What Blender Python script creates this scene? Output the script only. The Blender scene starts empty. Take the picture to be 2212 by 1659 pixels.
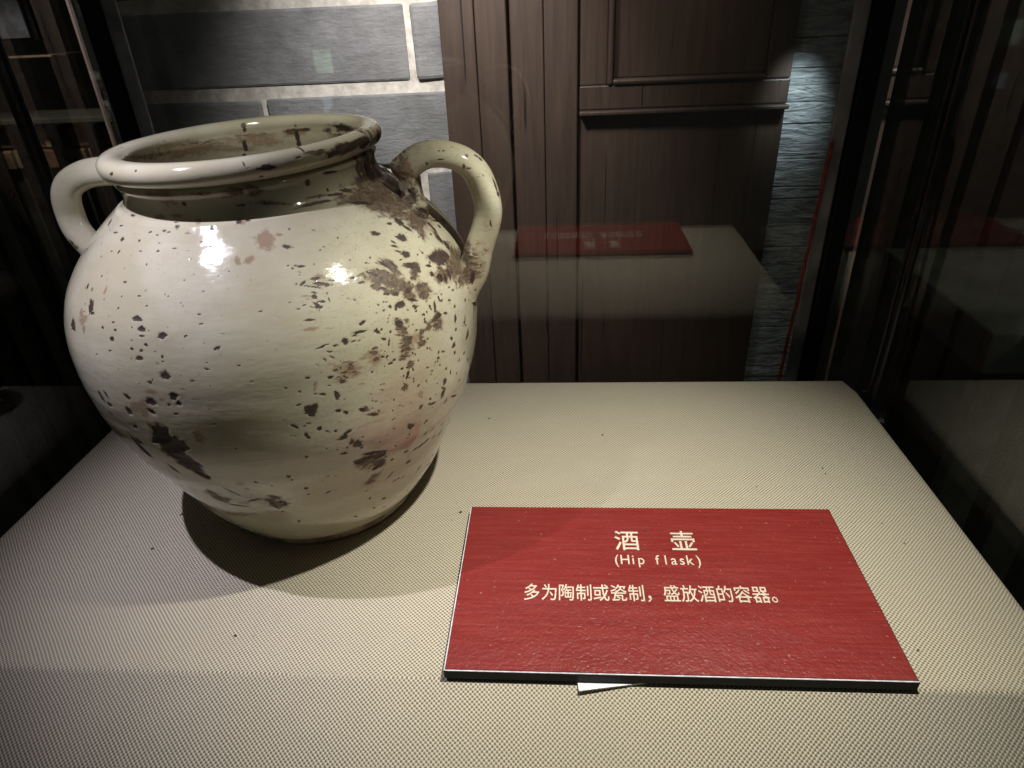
import bpy, bmesh, math, random
import numpy as np
from mathutils import Vector, Matrix, noise as mnoise

# ---------------------------------------------------------------- scale
H = 0.26            # one layout unit in metres (lens height above the plinth top)
Z0 = 1.0            # plinth top above the floor, metres
def P(x, y, z): return Vector((x*H, y*H, Z0 + z*H))
S = bpy.context.scene
COL = S.collection

# ---------------------------------------------------------------- camera
cd = bpy.data.cameras.new("camera"); cam = bpy.data.objects.new("camera", cd); COL.objects.link(cam)
F_, TH, PS, RO = 1444.52, 0.525616, 0.0828093, -0.0478582
cd.sensor_fit = 'HORIZONTAL'; cd.sensor_width = 36.0; cd.lens = F_/2212*36.0
cd.clip_start = 0.005; cd.clip_end = 60
fw = Vector((-math.sin(PS)*math.cos(TH), math.cos(PS)*math.cos(TH), -math.sin(TH)))
rt = Vector((math.cos(PS), math.sin(PS), 0)); up = rt.cross(fw)
r2 = rt*math.cos(RO) + up*math.sin(RO); u2 = -rt*math.sin(RO) + up*math.cos(RO)
M = Matrix((r2, u2, -fw)).transposed().to_4x4(); M.translation = P(0, 0, 1)
cam.matrix_world = M
S.camera = cam

# ---------------------------------------------------------------- world, lamps, exposure
w = bpy.data.worlds.new("World"); S.world = w; w.use_nodes = True
bg = w.node_tree.nodes["Background"]; bg.inputs[0].default_value = (0.56, 0.56, 0.48, 1); bg.inputs[1].default_value = 0.048
S.view_settings.view_transform = 'Standard'; S.view_settings.look = 'None'
S.view_settings.exposure = 0; S.view_settings.gamma = 1
S.cycles.max_bounces = 10; S.cycles.transparent_max_bounces = 16
S.cycles.use_denoising = True

def spot(name, loc, target, watts, color, angle, blend, radius):
    l = bpy.data.lights.new(name, 'SPOT'); l.energy = watts; l.color = color
    l.spot_size = math.radians(angle); l.spot_blend = blend; l.shadow_soft_size = radius
    o = bpy.data.objects.new(name, l); COL.objects.link(o); o.location = loc
    o.rotation_euler = (Vector(target) - Vector(loc)).to_track_quat('-Z', 'Y').to_euler()
    return o
spot("case_spot_or_fill", P(-0.95, 0.74, 1.70), P(-0.66, 1.04, 0.38), 6.0, (0.87, 0.84, 1.0), 51, 1.0, 0.0024)
spot("case_spot_or_fill", P(0.30, 0.82, 1.62), P(0.13, 0.96, 0.0), 10.2, (1.0, 0.975, 0.86), 71, 1.0, 0.0045)
spot("case_spot_or_fill", P(-0.34, 0.98, 1.80), P(-0.52, 1.30, 0.74), 2.6, (1.0, 0.96, 0.86), 27, 0.8, 0.0045)  # added narrow fill for the jar's mouth
spot("wall_fill", P(-0.60, 2.15, 2.0), P(-0.56, 3.3, 0.5), 21.0, (1.0, 0.97, 0.98), 70, 1.0, 0.03)  # added fill on the bricks, no source seen there
spot("door_fill", P(0.00, 2.2, 2.2), P(-0.04, 3.3, 1.18), 5.0, (1.0, 0.83, 0.68), 72, 1.0, 0.03)  # added warm fill to brighten the door
spot("strip_fill", P(1.07, 3.00, 0.84), P(1.03, 3.3, 0.52), 0.8, (0.80, 0.95, 1.0), 52, 1.0, 0.01)  # added cool spot that brightens the pale strip
spot("hall_fill", P(2.6, 1.6, 2.4), P(2.6, 2.8, -0.6), 2.6, (0.80, 0.92, 0.72), 80, 1.0, 0.05)  # added greenish fill over the slats on the right

# ---------------------------------------------------------------- object helpers
def tag(o, label=None, cat=None, group=None, kind=None):
    if label: o['label'] = label
    if cat: o['category'] = cat
    if group: o['group'] = group
    if kind: o['kind'] = kind
    return o
def empty(name, loc, label=None, cat=None, group=None):
    o = bpy.data.objects.new(name, None); COL.objects.link(o); o.location = loc; o.empty_display_size = 0.02
    bpy.context.view_layer.update()
    return tag(o, label, cat, group)
def link(name, me, mat, parent=None):
    o = bpy.data.objects.new(name, me); COL.objects.link(o)
    if mat is not None and len(me.materials) == 0: me.materials.append(mat)
    if parent is not None:
        o.parent = parent; o.matrix_parent_inverse = PINV.get(parent.name, Matrix.Identity(4))
    return o
PINV = {}
def thing(name, loc, label, cat, group=None):
    o = empty(name, loc, label, cat, group)
    PINV[o.name] = Matrix.Translation(loc).inverted()      # children are modelled in world space
    return o
def from_bm(name, bm, mat, parent=None, smooth=False):
    me = bpy.data.meshes.new(name); bm.normal_update(); bm.to_mesh(me); bm.free()
    if smooth:
        me.polygons.foreach_set('use_smooth', [True]*len(me.polygons))
    o = link(name, me, mat, parent)
    return o
def box_bm(a, b, bev=0.0, seg=2, jit=0.0, bm=None):
    """box between world corners a and b, bevelled, corners slightly uneven"""
    new = bmesh.new(); bmesh.ops.create_cube(new, size=1)
    a = Vector(a); b = Vector(b); c = (a+b)/2; d = b-a
    for v in new.verts:
        v.co = Vector((c.x+v.co.x*d.x, c.y+v.co.y*d.y, c.z+v.co.z*d.z))
        if jit: v.co += Vector((random.uniform(-jit, jit), random.uniform(-jit, jit), random.uniform(-jit, jit)))
    if bev: bmesh.ops.bevel(new, geom=list(new.edges), offset=bev, segments=seg, affect='EDGES', profile=0.5)
    if bm is None: return new
    me = bpy.data.meshes.new('t'); new.to_mesh(me); new.free(); bm.from_mesh(me); bpy.data.meshes.remove(me)
    return bm
def box(name, a, b, mat, parent=None, bev=0.0, seg=2, jit=0.0):
    return from_bm(name, box_bm(P(*a), P(*b), bev*H, seg, jit*H), mat, parent)

# ---------------------------------------------------------------- material helpers
class N:
    def __init__(s, name):
        s.m = bpy.data.materials.new(name); s.m.use_nodes = True
        s.t = s.m.node_tree; s.n = s.t.nodes; s.b = s.n["Principled BSDF"]; s.out = s.n["Material Output"]
    def a(s, typ, **kw):
        n = s.n.new(typ)
        for k, v in kw.items():
            if k in ('operation', 'blend_type', 'data_type', 'noise_dimensions', 'feature', 'distance', 'attribute_name', 'layer_name',
                     'interpolation_type', 'wave_type', 'bands_direction', 'uv_map', 'use_clamp', 'vector_type', 'clamp'): setattr(n, k, v)
        return n
    def l(s, o, i): s.t.links.new(o, i)
    def put(s, node, idx, val):
        if hasattr(val, 'is_output') or isinstance(val, bpy.types.NodeSocket): s.l(val, node.inputs[idx])
        elif val is not None: node.inputs[idx].default_value = val
    def math(s, op, x, y=None, z=None, clamp=False):
        n = s.n.new('ShaderNodeMath'); n.operation = op; n.use_clamp = clamp
        s.put(n, 0, x); s.put(n, 1, y)
        if z is not None: s.put(n, 2, z)
        return n.outputs[0]
    def noise(s, vec, scale, detail=4, rough=0.55, dist=0.0):
        n = s.n.new('ShaderNodeTexNoise'); s.put(n, 'Vector', vec); n.inputs['Scale'].default_value = scale
        n.inputs['Detail'].default_value = detail; n.inputs['Roughness'].default_value = rough; n.inputs['Distortion'].default_value = dist
        return n.outputs[0]
    def map(s, vec, scale=(1, 1, 1), rot=(0, 0, 0), loc=(0, 0, 0)):
        n = s.n.new('ShaderNodeMapping'); s.put(n, 0, vec)
        n.inputs['Scale'].default_value = scale; n.inputs['Rotation'].default_value = rot; n.inputs['Location'].default_value = loc
        return n.outputs[0]
    def smooth(s, v, a, b, lo=0.0, hi=1.0):
        n = s.n.new('ShaderNodeMapRange'); n.interpolation_type = 'SMOOTHSTEP'
        s.put(n, 0, v); n.inputs[1].default_value = a; n.inputs[2].default_value = b; n.inputs[3].default_value = lo; n.inputs[4].default_value = hi
        return n.outputs[0]
    def mix(s, f, a, b):
        n = s.n.new('ShaderNodeMix'); n.data_type = 'RGBA'; n.blend_type = 'MIX'
        s.put(n, 0, f)
        for k, v in ((6, a), (7, b)):
            if isinstance(v, tuple): n.inputs[k].default_value = (v[0], v[1], v[2], 1)
            else: s.l(v, n.inputs[k])
        return n.outputs[2]
    def bump(s, h, strength, dist, normal=None):
        n = s.n.new('ShaderNodeBump'); s.l(h, n.inputs['Height']); n.inputs['Strength'].default_value = strength
        n.inputs['Distance'].default_value = dist
        if normal is not None: s.l(normal, n.inputs['Normal'])
        return n.outputs[0]
    def obj(s): return s.n.new('ShaderNodeTexCoord').outputs['Object']
    def rnd(s): return s.n.new('ShaderNodeObjectInfo').outputs['Random']
    def setb(s, **kw):
        for k, v in kw.items():
            k = k.replace('_', ' ')
            if isinstance(v, tuple): v = (v[0], v[1], v[2], 1)
            s.put(s.b, k, v)
        return s.m

def mat_fabric():
    k = N('woven_cloth'); uv = k.a('ShaderNodeUVMap', uv_map='weave').outputs[0]
    warp = k.noise(uv, 14, 2); warp2 = k.noise(k.map(uv, loc=(3, 5, 0)), 220, 2)
    sx = k.n.new('ShaderNodeSeparateXYZ'); k.l(uv, sx.inputs[0])
    pitch = 0.00205
    X = k.math('ADD', k.math('MULTIPLY', sx.outputs[0], 2*math.pi/pitch), k.math('ADD', k.math('MULTIPLY', warp, 13.0), k.math('MULTIPLY', warp2, 2.0)))
    Y = k.math('ADD', k.math('MULTIPLY', sx.outputs[1], 2*math.pi/pitch), k.math('ADD', k.math('MULTIPLY', warp, 8.0), k.math('MULTIPLY', warp2, -1.8)))
    pr = k.math('MULTIPLY', k.math('SINE', X), k.math('SINE', Y))           # staggered knots of a basket weave
    hgt = k.math('MULTIPLY_ADD', pr, 0.5, 0.5)
    fine = k.noise(uv, 2600, 2); big = k.noise(uv, 9, 3)
    knot = k.smooth(hgt, 0.18, 0.72)
    c = k.mix(knot, (0.155, 0.133, 0.10), (0.63, 0.565, 0.435))
    c = k.mix(k.math('MULTIPLY', k.smooth(fine, 0.45, 0.8), 0.35), c, (0.30, 0.265, 0.21))
    c = k.mix(k.math('MULTIPLY', k.smooth(big, 0.35, 0.7), 0.18), c, (0.34, 0.31, 0.25))
    hh = k.math('ADD', k.math('MULTIPLY', hgt, k.math('MULTIPLY_ADD', k.noise(uv, 60, 2), 1.2, 0.4)), k.math('MULTIPLY', fine, 0.5))
    k.setb(Base_Color=c, Roughness=0.9, Specular_IOR_Level=0.15)
    k.b.inputs['Sheen Weight'].default_value = 0.1
    k.l(k.bump(hh, 0.55, 0.0006), k.b.inputs['Normal'])
    return k.m

def mat_glaze(name='cream_glaze', attr=True, interior=False):
    k = N(name); o = k.obj()
    n1 = k.noise(o, 26, 4, 0.5); n2 = k.noise(k.map(o, scale=(1, 1, 5)), 60, 5, 0.6); n3 = k.noise(o, 8, 2)
    c = k.mix(k.smooth(n1, 0.35, 0.7), (0.44, 0.40, 0.28), (0.535, 0.50, 0.38))
    c = k.mix(k.math('MULTIPLY', k.smooth(n2, 0.55, 0.85), 0.35), c, (0.46, 0.40, 0.27))
    c = k.mix(k.math('MULTIPLY', k.smooth(n3, 0.45, 0.75), 0.25), c, (0.56, 0.56, 0.42))
    # stray pin holes everywhere
    vo = k.n.new('ShaderNodeTexVoronoi'); k.l(o, vo.inputs['Vector']); vo.inputs['Scale'].default_value = 170; vo.inputs['Randomness'].default_value = 1
    gate = k.smooth(k.noise(o, 33, 2), 0.60, 0.70)
    pin = k.math('MULTIPLY', k.smooth(vo.outputs['Distance'], 0.10, 0.20, 1, 0), gate)
    c = k.mix(k.math('MULTIPLY', pin, 0.7), c, (0.10, 0.075, 0.06))
    at = k.a('ShaderNodeAttribute', attribute_name='wear_and_reflection'); sp = k.n.new('ShaderNodeSeparateColor'); k.l(at.outputs['Color'], sp.inputs[0])
    rag = k.noise(k.map(o, scale=(1, 1, 1.5)), 430, 5, 0.68, 0.8); rag2 = k.noise(k.map(o, loc=(4, 1, 7), scale=(1, 1, 1.8)), 190, 6, 0.72, 1.0)
    def thr(ch, amp, a, b, ns):
        return k.smooth(k.math('ADD', ch, k.math('MULTIPLY', k.math('SUBTRACT', ns, 0.5), amp)), a, b)
    dark = thr(sp.outputs[0], 1.15, 0.36, 0.62, rag)
    brown = thr(sp.outputs[1], 2.8, 0.42, 0.86, rag2)
    rust = thr(sp.outputs[2], 1.7, 0.30, 0.85, rag)
    pink_reflection = thr(at.outputs['Alpha'], 0.35, 0.15, 0.95, n1)
    c = k.mix(k.math('MULTIPLY', pink_reflection, 0.42), c, (0.52, 0.36, 0.24))  # faint reflection of the red plaque painted into the glaze
    c = k.mix(k.math('MULTIPLY', rust, 0.75), c, (0.27, 0.17, 0.11))
    halo = thr(k.math('MAXIMUM', sp.outputs[0], k.math('MULTIPLY', sp.outputs[1], 0.8)), 0.8, 0.05, 0.55, rag2)
    c = k.mix(k.math('MULTIPLY', halo, 0.50), c, (0.27, 0.19, 0.115))
    fine = k.noise(k.map(o, loc=(2, 9, 1), scale=(1, 1, 2.2)), 900, 3, 0.6)
    sxyz = k.n.new('ShaderNodeSeparateXYZ'); k.l(o, sxyz.inputs[0])
    side = k.smooth(k.math('ADD', sxyz.outputs[0], k.math('MULTIPLY', k.math('SUBTRACT', n3, 0.5), 0.12)), -0.1222, -0.078)
    grime = k.math('MULTIPLY', k.smooth(fine, 0.57, 0.66), k.math('MULTIPLY', k.math('MULTIPLY_ADD', side, 0.75, 0.12), k.smooth(rag2, 0.42, 0.62)))
    c = k.mix(grime, c, (0.22, 0.16, 0.10))
    cv = k.n.new('ShaderNodeTexVoronoi'); cv.feature = 'DISTANCE_TO_EDGE'; k.l(k.map(o, scale=(1, 1, 1.0)), cv.inputs['Vector']); cv.inputs['Scale'].default_value = 170
    craze = k.math('MULTIPLY', k.smooth(cv.outputs['Distance'], 0.0, 0.03, 1, 0), k.smooth(n1, 0.48, 0.62))
    c = k.mix(k.math('MULTIPLY', craze, 0.12), c, (0.25, 0.18, 0.11))
    bc = k.mix(k.smooth(rag, 0.35, 0.68), (0.042, 0.027, 0.017), (0.16, 0.108, 0.066))
    c = k.mix(k.math('MULTIPLY', brown, 0.93), c, bc)
    dc = k.mix(k.smooth(rag2, 0.42, 0.7), (0.018, 0.011, 0.011), (0.085, 0.046, 0.034))
    c = k.mix(k.math('MULTIPLY', dark, 0.93), c, dc)
    bare = k.math('MAXIMUM', k.math('MAXIMUM', dark, brown), k.math('MULTIPLY', pin, 0.6))
    rough = k.math('ADD', k.math('MULTIPLY', bare, 0.50), k.math('ADD', k.math('MULTIPLY', k.smooth(k.noise(k.map(o, loc=(7, 7, 7)), 70, 5, 0.65), 0.45, 0.75), 0.16), k.math('MULTIPLY_ADD', n2, 0.05, 0.02)))
    hgt = k.math('SUBTRACT', k.math('MULTIPLY', k.noise(k.map(o, scale=(1, 1, 5)), 40, 5, 0.55), 0.5), bare)
    hgt = k.math('ADD', hgt, k.math('MULTIPLY', rag, 0.12))
    k.setb(Base_Color=c, Roughness=rough, IOR=1.5)
    k.l(k.math('MULTIPLY', k.math('SUBTRACT', 1.0, bare), 0.25), k.b.inputs['Coat Weight']); k.b.inputs['Coat Roughness'].default_value = 0.02
    nb = k.bump(k.noise(k.map(o, scale=(1, 1, 1.6)), 55, 3, 0.5), 0.30, 0.0013)
    k.l(k.bump(hgt, 0.5, 0.0007, nb), k.b.inputs['Normal'])
    return k.m

def mat_foot():
    k = N('unglazed_clay'); o = k.obj(); n = k.noise(o, 90, 5)
    c = k.mix(k.smooth(n, 0.35, 0.7), (0.20, 0.13, 0.09), (0.46, 0.34, 0.24))
    k.setb(Base_Color=c, Roughness=0.85); k.l(k.bump(n, 0.6, 0.001), k.b.inputs['Normal']); return k.m

def mat_red():
    k = N('red_woodgrain_print'); o = k.obj()
    g = k.noise(k.map(o, scale=(6, 150, 1)), 5, 5, 0.6, 0.3); g2 = k.noise(k.map(o, scale=(1, 9, 1)), 14, 3)
    peel = k.noise(o, 700, 3, 0.6); peel2 = k.noise(o, 260, 2)
    c = k.mix(k.smooth(g, 0.35, 0.7), (0.190, 0.018, 0.016), (0.245, 0.030, 0.025))
    c = k.mix(k.math('MULTIPLY', k.smooth(g2, 0.4, 0.7), 0.3), c, (0.175, 0.016, 0.015))
    dust = k.smooth(k.noise(k.map(o, loc=(1, 2, 3)), 520, 2, 0.5), 0.70, 0.76)
    scr = k.smooth(k.noise(k.map(o, scale=(2, 26, 1), rot=(0, 0, 0.35)), 24, 3, 0.5), 0.735, 0.77)
    c = k.mix(k.math('MULTIPLY', k.math('MAXIMUM', dust, scr), 0.35), c, (0.55, 0.36, 0.30))
    smear = k.noise(k.map(o, scale=(1, 2.5, 1)), 22, 4, 0.6)
    k.setb(Base_Color=c, Roughness=k.math('ADD', k.math('MULTIPLY', smear, 0.25), k.math('MULTIPLY_ADD', peel2, 0.2, 0.13)), IOR=1.5)
    k.l(k.bump(k.math('ADD', peel, k.math('MULTIPLY', peel2, 0.6)), 0.8, 0.00040), k.b.inputs['Normal']); return k.m

def mat_plain(name, col, rough=0.5, metal=0.0, nscale=60, var=0.3, bump=0.0, coat=0.0):
    k = N(name); o = k.obj(); n = k.noise(o, nscale, 4)
    c = k.mix(k.smooth(n, 0.3, 0.7), tuple(x*(1-var) for x in col), tuple(min(1, x*(1+var)) for x in col))
    k.setb(Base_Color=c, Roughness=k.math('MULTIPLY_ADD', n, 0.2, rough-0.1), Metallic=metal)
    k.b.inputs['Coat Weight'].default_value = coat
    if bump: k.l(k.bump(n, bump, 0.001), k.b.inputs['Normal'])
    return k.m

def mat_wood():
    k = N('dark_brown_wood'); g = k.n.new('ShaderNodeNewGeometry').outputs['Position']; r = k.rnd()
    off = k.n.new('ShaderNodeCombineXYZ'); k.l(k.math('MULTIPLY', r, 9.0), off.inputs[0]); k.l(r, off.inputs[1])
    ad = k.n.new('ShaderNodeVectorMath'); ad.operation = 'ADD'; k.l(g, ad.inputs[0]); k.l(off.outputs[0], ad.inputs[1]); v = ad.outputs[0]
    gr = k.noise(k.map(v, scale=(30, 30, 1.6)), 5, 5, 0.6, 0.5); ck = k.noise(k.map(v, scale=(60, 60, 1.2)), 4, 2, 0.5, 0.2); bl = k.noise(v, 9, 3)
    c = k.mix(k.smooth(gr, 0.2, 0.85), (0.042, 0.027, 0.019), (0.072, 0.047, 0.033))
    c = k.mix(k.math('MULTIPLY', k.smooth(bl, 0.4, 0.7), 0.4), c, (0.035, 0.021, 0.015))
    crack = k.smooth(ck, 0.69, 0.74); c = k.mix(crack, c, (0.006, 0.004, 0.003))
    k.setb(Base_Color=c, Roughness=0.48); k.l(k.bump(k.math('SUBTRACT', gr, crack), 0.35, 0.0015), k.b.inputs['Normal']); return k.m

def mat_brick():
    k = N('grey_brick'); g = k.n.new('ShaderNodeNewGeometry').outputs['Position']; r = k.rnd()
    n = k.noise(g, 22, 5, 0.6); n2 = k.noise(k.map(g, scale=(1, 1, 3)), 60, 5, 0.65); f = k.noise(g, 300, 3)
    c = k.mix(k.smooth(n, 0.3, 0.7), (0.125, 0.122, 0.117), (0.22, 0.213, 0.21))
    c = k.mix(k.math('MULTIPLY', r, 0.35), c, (0.13, 0.135, 0.13))
    c = k.mix(k.math('MULTIPLY', k.smooth(n2, 0.6, 0.8), 0.5), c, (0.07, 0.07, 0.075))
    c = k.mix(k.math('MULTIPLY', k.smooth(k.noise(g, 7, 4, 0.6), 0.45, 0.7), 0.45), c, (0.25, 0.24, 0.225))
    h = k.math('ADD', n2, k.math('MULTIPLY', f, 0.3))
    k.setb(Base_Color=c, Roughness=0.8); k.l(k.bump(h, 0.5, 0.003), k.b.inputs['Normal']); return k.m

def mat_mortar():
    k = N('pale_mortar'); g = k.n.new('ShaderNodeNewGeometry').outputs['Position']; n = k.noise(g, 60, 5, 0.6); m2 = k.noise(g, 14, 4, 0.6)
    c = k.mix(k.smooth(n, 0.3, 0.7), (0.40, 0.36, 0.30), (0.66, 0.61, 0.53))
    k.setb(Base_Color=c, Roughness=0.9); k.l(k.bump(k.math('ADD', n, m2), 0.6, 0.003), k.b.inputs['Normal']); return k.m

def mat_glass(name, refl, tint=(1, 1, 1)):
    """thin pane: looks through, plus a mirror film that gets stronger at a grazing angle"""
    k = N(name); k.n.remove(k.b)
    tr = k.n.new('ShaderNodeBsdfTransparent'); tr.inputs[0].default_value = (*tint, 1)
    gl = k.n.new('ShaderNodeBsdfGlossy'); gl.inputs[0].default_value = (1, 1, 1, 1); gl.inputs['Roughness'].default_value = 0.006
    fr = k.n.new('ShaderNodeFresnel'); fr.inputs[0].default_value = 1.5
    fac = k.math('MULTIPLY', fr.outputs[0], refl/0.04, clamp=True)
    mx = k.n.new('ShaderNodeMixShader'); k.l(fac, mx.inputs[0]); k.l(tr.outputs[0], mx.inputs[1]); k.l(gl.outputs[0], mx.inputs[2])
    k.l(mx.outputs[0], k.out.inputs[0]); return k.m
def mat_emit(name, col, s):
    k = N(name); o = k.obj(); n = k.noise(o, 30, 3)
    k.setb(Base_Color=(0.02, 0.02, 0.02), Emission_Color=k.mix(k.smooth(n, 0.3, 0.7), col, tuple(x*0.7 for x in col))); k.b.inputs['Emission Strength'].default_value = s; return k.m

FAB = mat_fabric(); GLZ = mat_glaze(); FOOT = mat_foot(); RED = mat_red(); WOOD = mat_wood(); BRK = mat_brick(); MOR = mat_mortar()
BLK = mat_plain('black_board', (0.005, 0.005, 0.009), 0.5, var=0.2)
BLK.node_tree.nodes['Principled BSDF'].inputs['Specular IOR Level'].default_value = 0.2
INK = mat_plain('white_ink', (0.66, 0.57, 0.45), 0.35, var=0.06)
PAP = mat_plain('white_paper', (0.80, 0.80, 0.82), 0.7, var=0.03)
MET = mat_plain('dark_metal', (0.030, 0.030, 0.034), 0.30, 0.6, var=0.5, nscale=40)
CHR = mat_plain('steel', (0.55, 0.55, 0.55), 0.25, 1.0, var=0.1)
GREYM = mat_plain('grey_metal', (0.26, 0.265, 0.28), 0.38, 0.3, var=0.35, nscale=30)
CORD = mat_plain('red_cord', (0.26, 0.035, 0.035), 0.7, var=0.4, nscale=200)
BACKG = mat_glass('back_glass', 0.052, (0.93, 0.94, 0.94)); SIDEG = mat_glass('side_glass', 0.006, (0.94, 0.95, 0.95))
FLOOR = mat_plain('dark_stone_floor', (0.040, 0.038, 0.036), 0.7, var=0.4, nscale=12, bump=0.3)
STONE = mat_plain('dim_stone', (0.075, 0.078, 0.066), 0.8, var=0.35, nscale=18, bump=0.4)
def mat_light_strip():
    k = N('light_strip_pale'); g = k.n.new('ShaderNodeNewGeometry').outputs['Position']
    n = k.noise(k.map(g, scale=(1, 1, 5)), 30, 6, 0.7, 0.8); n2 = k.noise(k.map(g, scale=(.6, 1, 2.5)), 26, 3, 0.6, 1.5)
    c = k.mix(k.smooth(n, 0.3, 0.7), (0.20, 0.215, 0.22), (0.50, 0.53, 0.54))  # pale tone carries the strip's brightness in its colour
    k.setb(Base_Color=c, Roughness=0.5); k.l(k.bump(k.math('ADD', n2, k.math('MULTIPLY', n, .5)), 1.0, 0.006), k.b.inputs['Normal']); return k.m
STRIP_PALE = mat_light_strip()
TERRA = mat_plain('orange_brick', (0.30, 0.15, 0.09), 0.8, var=0.35, nscale=40, bump=0.5)

# ================================================================ the setting
fl = box('floor', (-14, -10, -3.95), (14, 12, -3.846), FLOOR); tag(fl, kind='structure')

# brick wall behind the case (grey bricks, pale mortar), left of the door
WY = 3.30; CP = 0.364; CT = 0.996       # face plane, course pitch, underside of one bed joint
def brick_wall(x0, x1, joint0, label, length=1.43, mo=0.050):
    root = thing('brick_wall', P((x0+x1)/2, WY+.3, -3.84), label, 'wall')
    box('mortar', (x0, WY+.012, -3.84), (x1, WY+.60, 2.9), MOR, root)
    rng = random.Random(5)
    for c in range(-8, 6):
        z0 = CT + c*CP + mo; z1 = z0 + CP - mo
        s = joint0 + (length/2 if c % 2 == 0 else 0)
        k0 = math.floor((x0 - s)/length)
        for i in range(k0, k0+12):
            a = s + i*length + mo*.32; b = s + (i+1)*length - mo*.32
            a = max(a, x0); b = min(b, x1)
            if b - a < 0.04 or a >= x1: continue
            d = rng.uniform(-.008, .006)
            br = from_bm('brick', box_bm(P(a, WY-.004+d, z0+rng.uniform(-.004, .004)), P(b, WY+.05, z1+rng.uniform(-.004, .004)), rng.uniform(.008, .018)*H, 2, .0065*H), BRK, root)
    return root
brick_wall(-2.15, -0.505, -0.659, 'grey brick wall with pale mortar joints behind the white jar')
# pale courses standing in for a bright strip of light beside the door
root = thing('light_strip_standin', P(1.2, WY+.2, -3.84), 'narrow strip of thin pale courses standing in for bright light beside the brown door', 'strip_standin')
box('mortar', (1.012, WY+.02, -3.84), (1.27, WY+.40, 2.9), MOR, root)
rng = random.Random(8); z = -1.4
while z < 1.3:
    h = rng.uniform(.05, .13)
    from_bm('strip_course', box_bm(P(1.012, WY-rng.uniform(0, .007), z), P(1.27+rng.uniform(-.01, .01), WY+.05, z+h-.0025), .003*H, 1, .003*H), STRIP_PALE, root)
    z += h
# side walls of the dark room, far behind
bw = box('back_wall', (-14, 7.0, -3.84), (14, 7.3, 9), STONE); tag(bw, 'dim stone wall far behind the display case', 'wall')

# ---------------------------------------------------------------- brown wooden door behind the case
door = thing('wooden_door', P(.25, WY-.05, -3.84), 'dark brown panelled wooden door behind the display case', 'door')
DZ0, DZ1 = -3.84, 2.9
rng = random.Random(3)
# jamb planks
box('jamb', (-.500, WY-.12, DZ0), (-.352, WY+.02, DZ1), WOOD, door, .006)
box('jamb', (-.349, WY-.115, DZ0), (-.216, WY+.02, DZ1), WOOD, door, .006)
box('stile', (-.206, WY-.075, DZ0), (-.062, WY+.02, DZ1), WOOD, door, .006)
box('stile', (-.059, WY-.078, DZ0), (.086, WY+.02, DZ1), WOOD, door, .006)
box('rail', (.094, WY-.060, .540), (1.008, WY+.02, .640), WOOD, door, .006)
box('moulding', (.094, WY-.098, .520), (1.008, WY-.02, .538), WOOD, door, .005)
box('stile', (.094, WY-.055, .640), (.215, WY+.02, DZ1), WOOD, door, .006)
box('moulding', (.215, WY-.072, .640), (.240, WY-.01, DZ1), WOOD, door, .010)
box('moulding', (.240, WY-.072, .640), (.90, WY-.01, .665), WOOD, door, .010)
box('upper_panel', (.242, WY-.030, .667), (.901, WY+.02, DZ1), WOOD, door, .003)
box('stile', (.903, WY-.055, .642), (1.008, WY+.02, DZ1), WOOD, door, .006)
box('lower_panel', (.094, WY-.045, DZ0), (1.008, WY+.02, .518), WOOD, door, .004)

# ---------------------------------------------------------------- things beyond the left glass, made-up stand-in for reflections in the right
ledge = thing('brick_ledge', P(-3.0, 4.3, -3.84), 'low tan and orange brick ledge with dark bars beyond the left glass', 'ledge')
lx0, lx1, lz0, lz1 = -4.6, -2.36, .17, .43
box('coping', (lx0, 4.10, lz1+.015), (lx1, 4.5, lz1+.05), STONE, ledge, .008)
box('core', (lx0, 4.24, -3.84), (lx1, 4.6, lz1+.012), STONE, ledge)
TAN = mat_plain('tan_brick', (0.34, 0.25, 0.16), 0.8, var=0.35, nscale=40, bump=0.5)
for c in range(2):
    for i in range(13):
        a = lx0 + i*.165 + (.08 if c % 2 else 0)
        if a+.155 > lx1: continue
        box('brick', (a, 4.19+rng.uniform(-.01, .01), lz0+c*.125), (a+.155, 4.25, lz0+c*.125+.115), TERRA if (i*7+c*5) % 4 == 0 else TAN, ledge, .008, 1, .004)
for i in range(9):
    a = lx0 + .12 + i*.235
    box('bar', (a, 4.06, -3.84), (a+.075, 4.13, lz1+.015), MET, ledge, .008)
spot("ledge_fill", P(-3.1, 3.4, 1.5), P(-3.0, 4.2, .35), 1.6, (1.0, .86, .7), 62, 1, .02)  # unseen fill spot brightening the brick ledge
shelf = thing('wall_shelf', P(-3.6, 4.4, .9), 'thin pale edged shelf board in the dark beyond the left glass', 'shelf')
box('shelf_board', (-5.0, 4.2, .800), (-2.97, 4.5, .812), mat_plain('pale_edge', (.30, .24, .19), .6), shelf, .004)
pan = thing('notice_board', P(-3.7, 4.7, 1.1), 'pale blue grey board hanging in the dark beyond the left glass', 'board')
box('board_sheet', (-4.6, 4.16, .905), (-3.03, 4.19, 2.2), mat_plain('pale_sheet', (.13, .145, .18), .6), pan, .004)
box('board_frame', (-4.66, 4.192, .89), (-3.00, 4.23, 2.26), MET, pan, .004)

reflection_standin = thing('slatted_standin', P(2.6, 3.0, -3.84), 'dark slats under a grey slab standing in for reflections in the right glass', 'reflection_standin')
box('standin_top', (1.75, 2.55, -.46), (4.6, 3.6, -.26), STONE, reflection_standin, .012)  # added slab and slats imitating reflections in the side glass
for i in range(9):
    a = 1.80 + i*.30
    box('slat', (a, 2.60, -3.84), (a+.17, 2.68, -.462), STONE, reflection_standin, .008)
box('standin_back', (1.75, 3.2, -3.84), (4.6, 3.26, -.462), FLOOR, reflection_standin)

# ================================================================ the display case
FR, BK, LX, RX = .7177, 1.7387, -1.258, .8389
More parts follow.
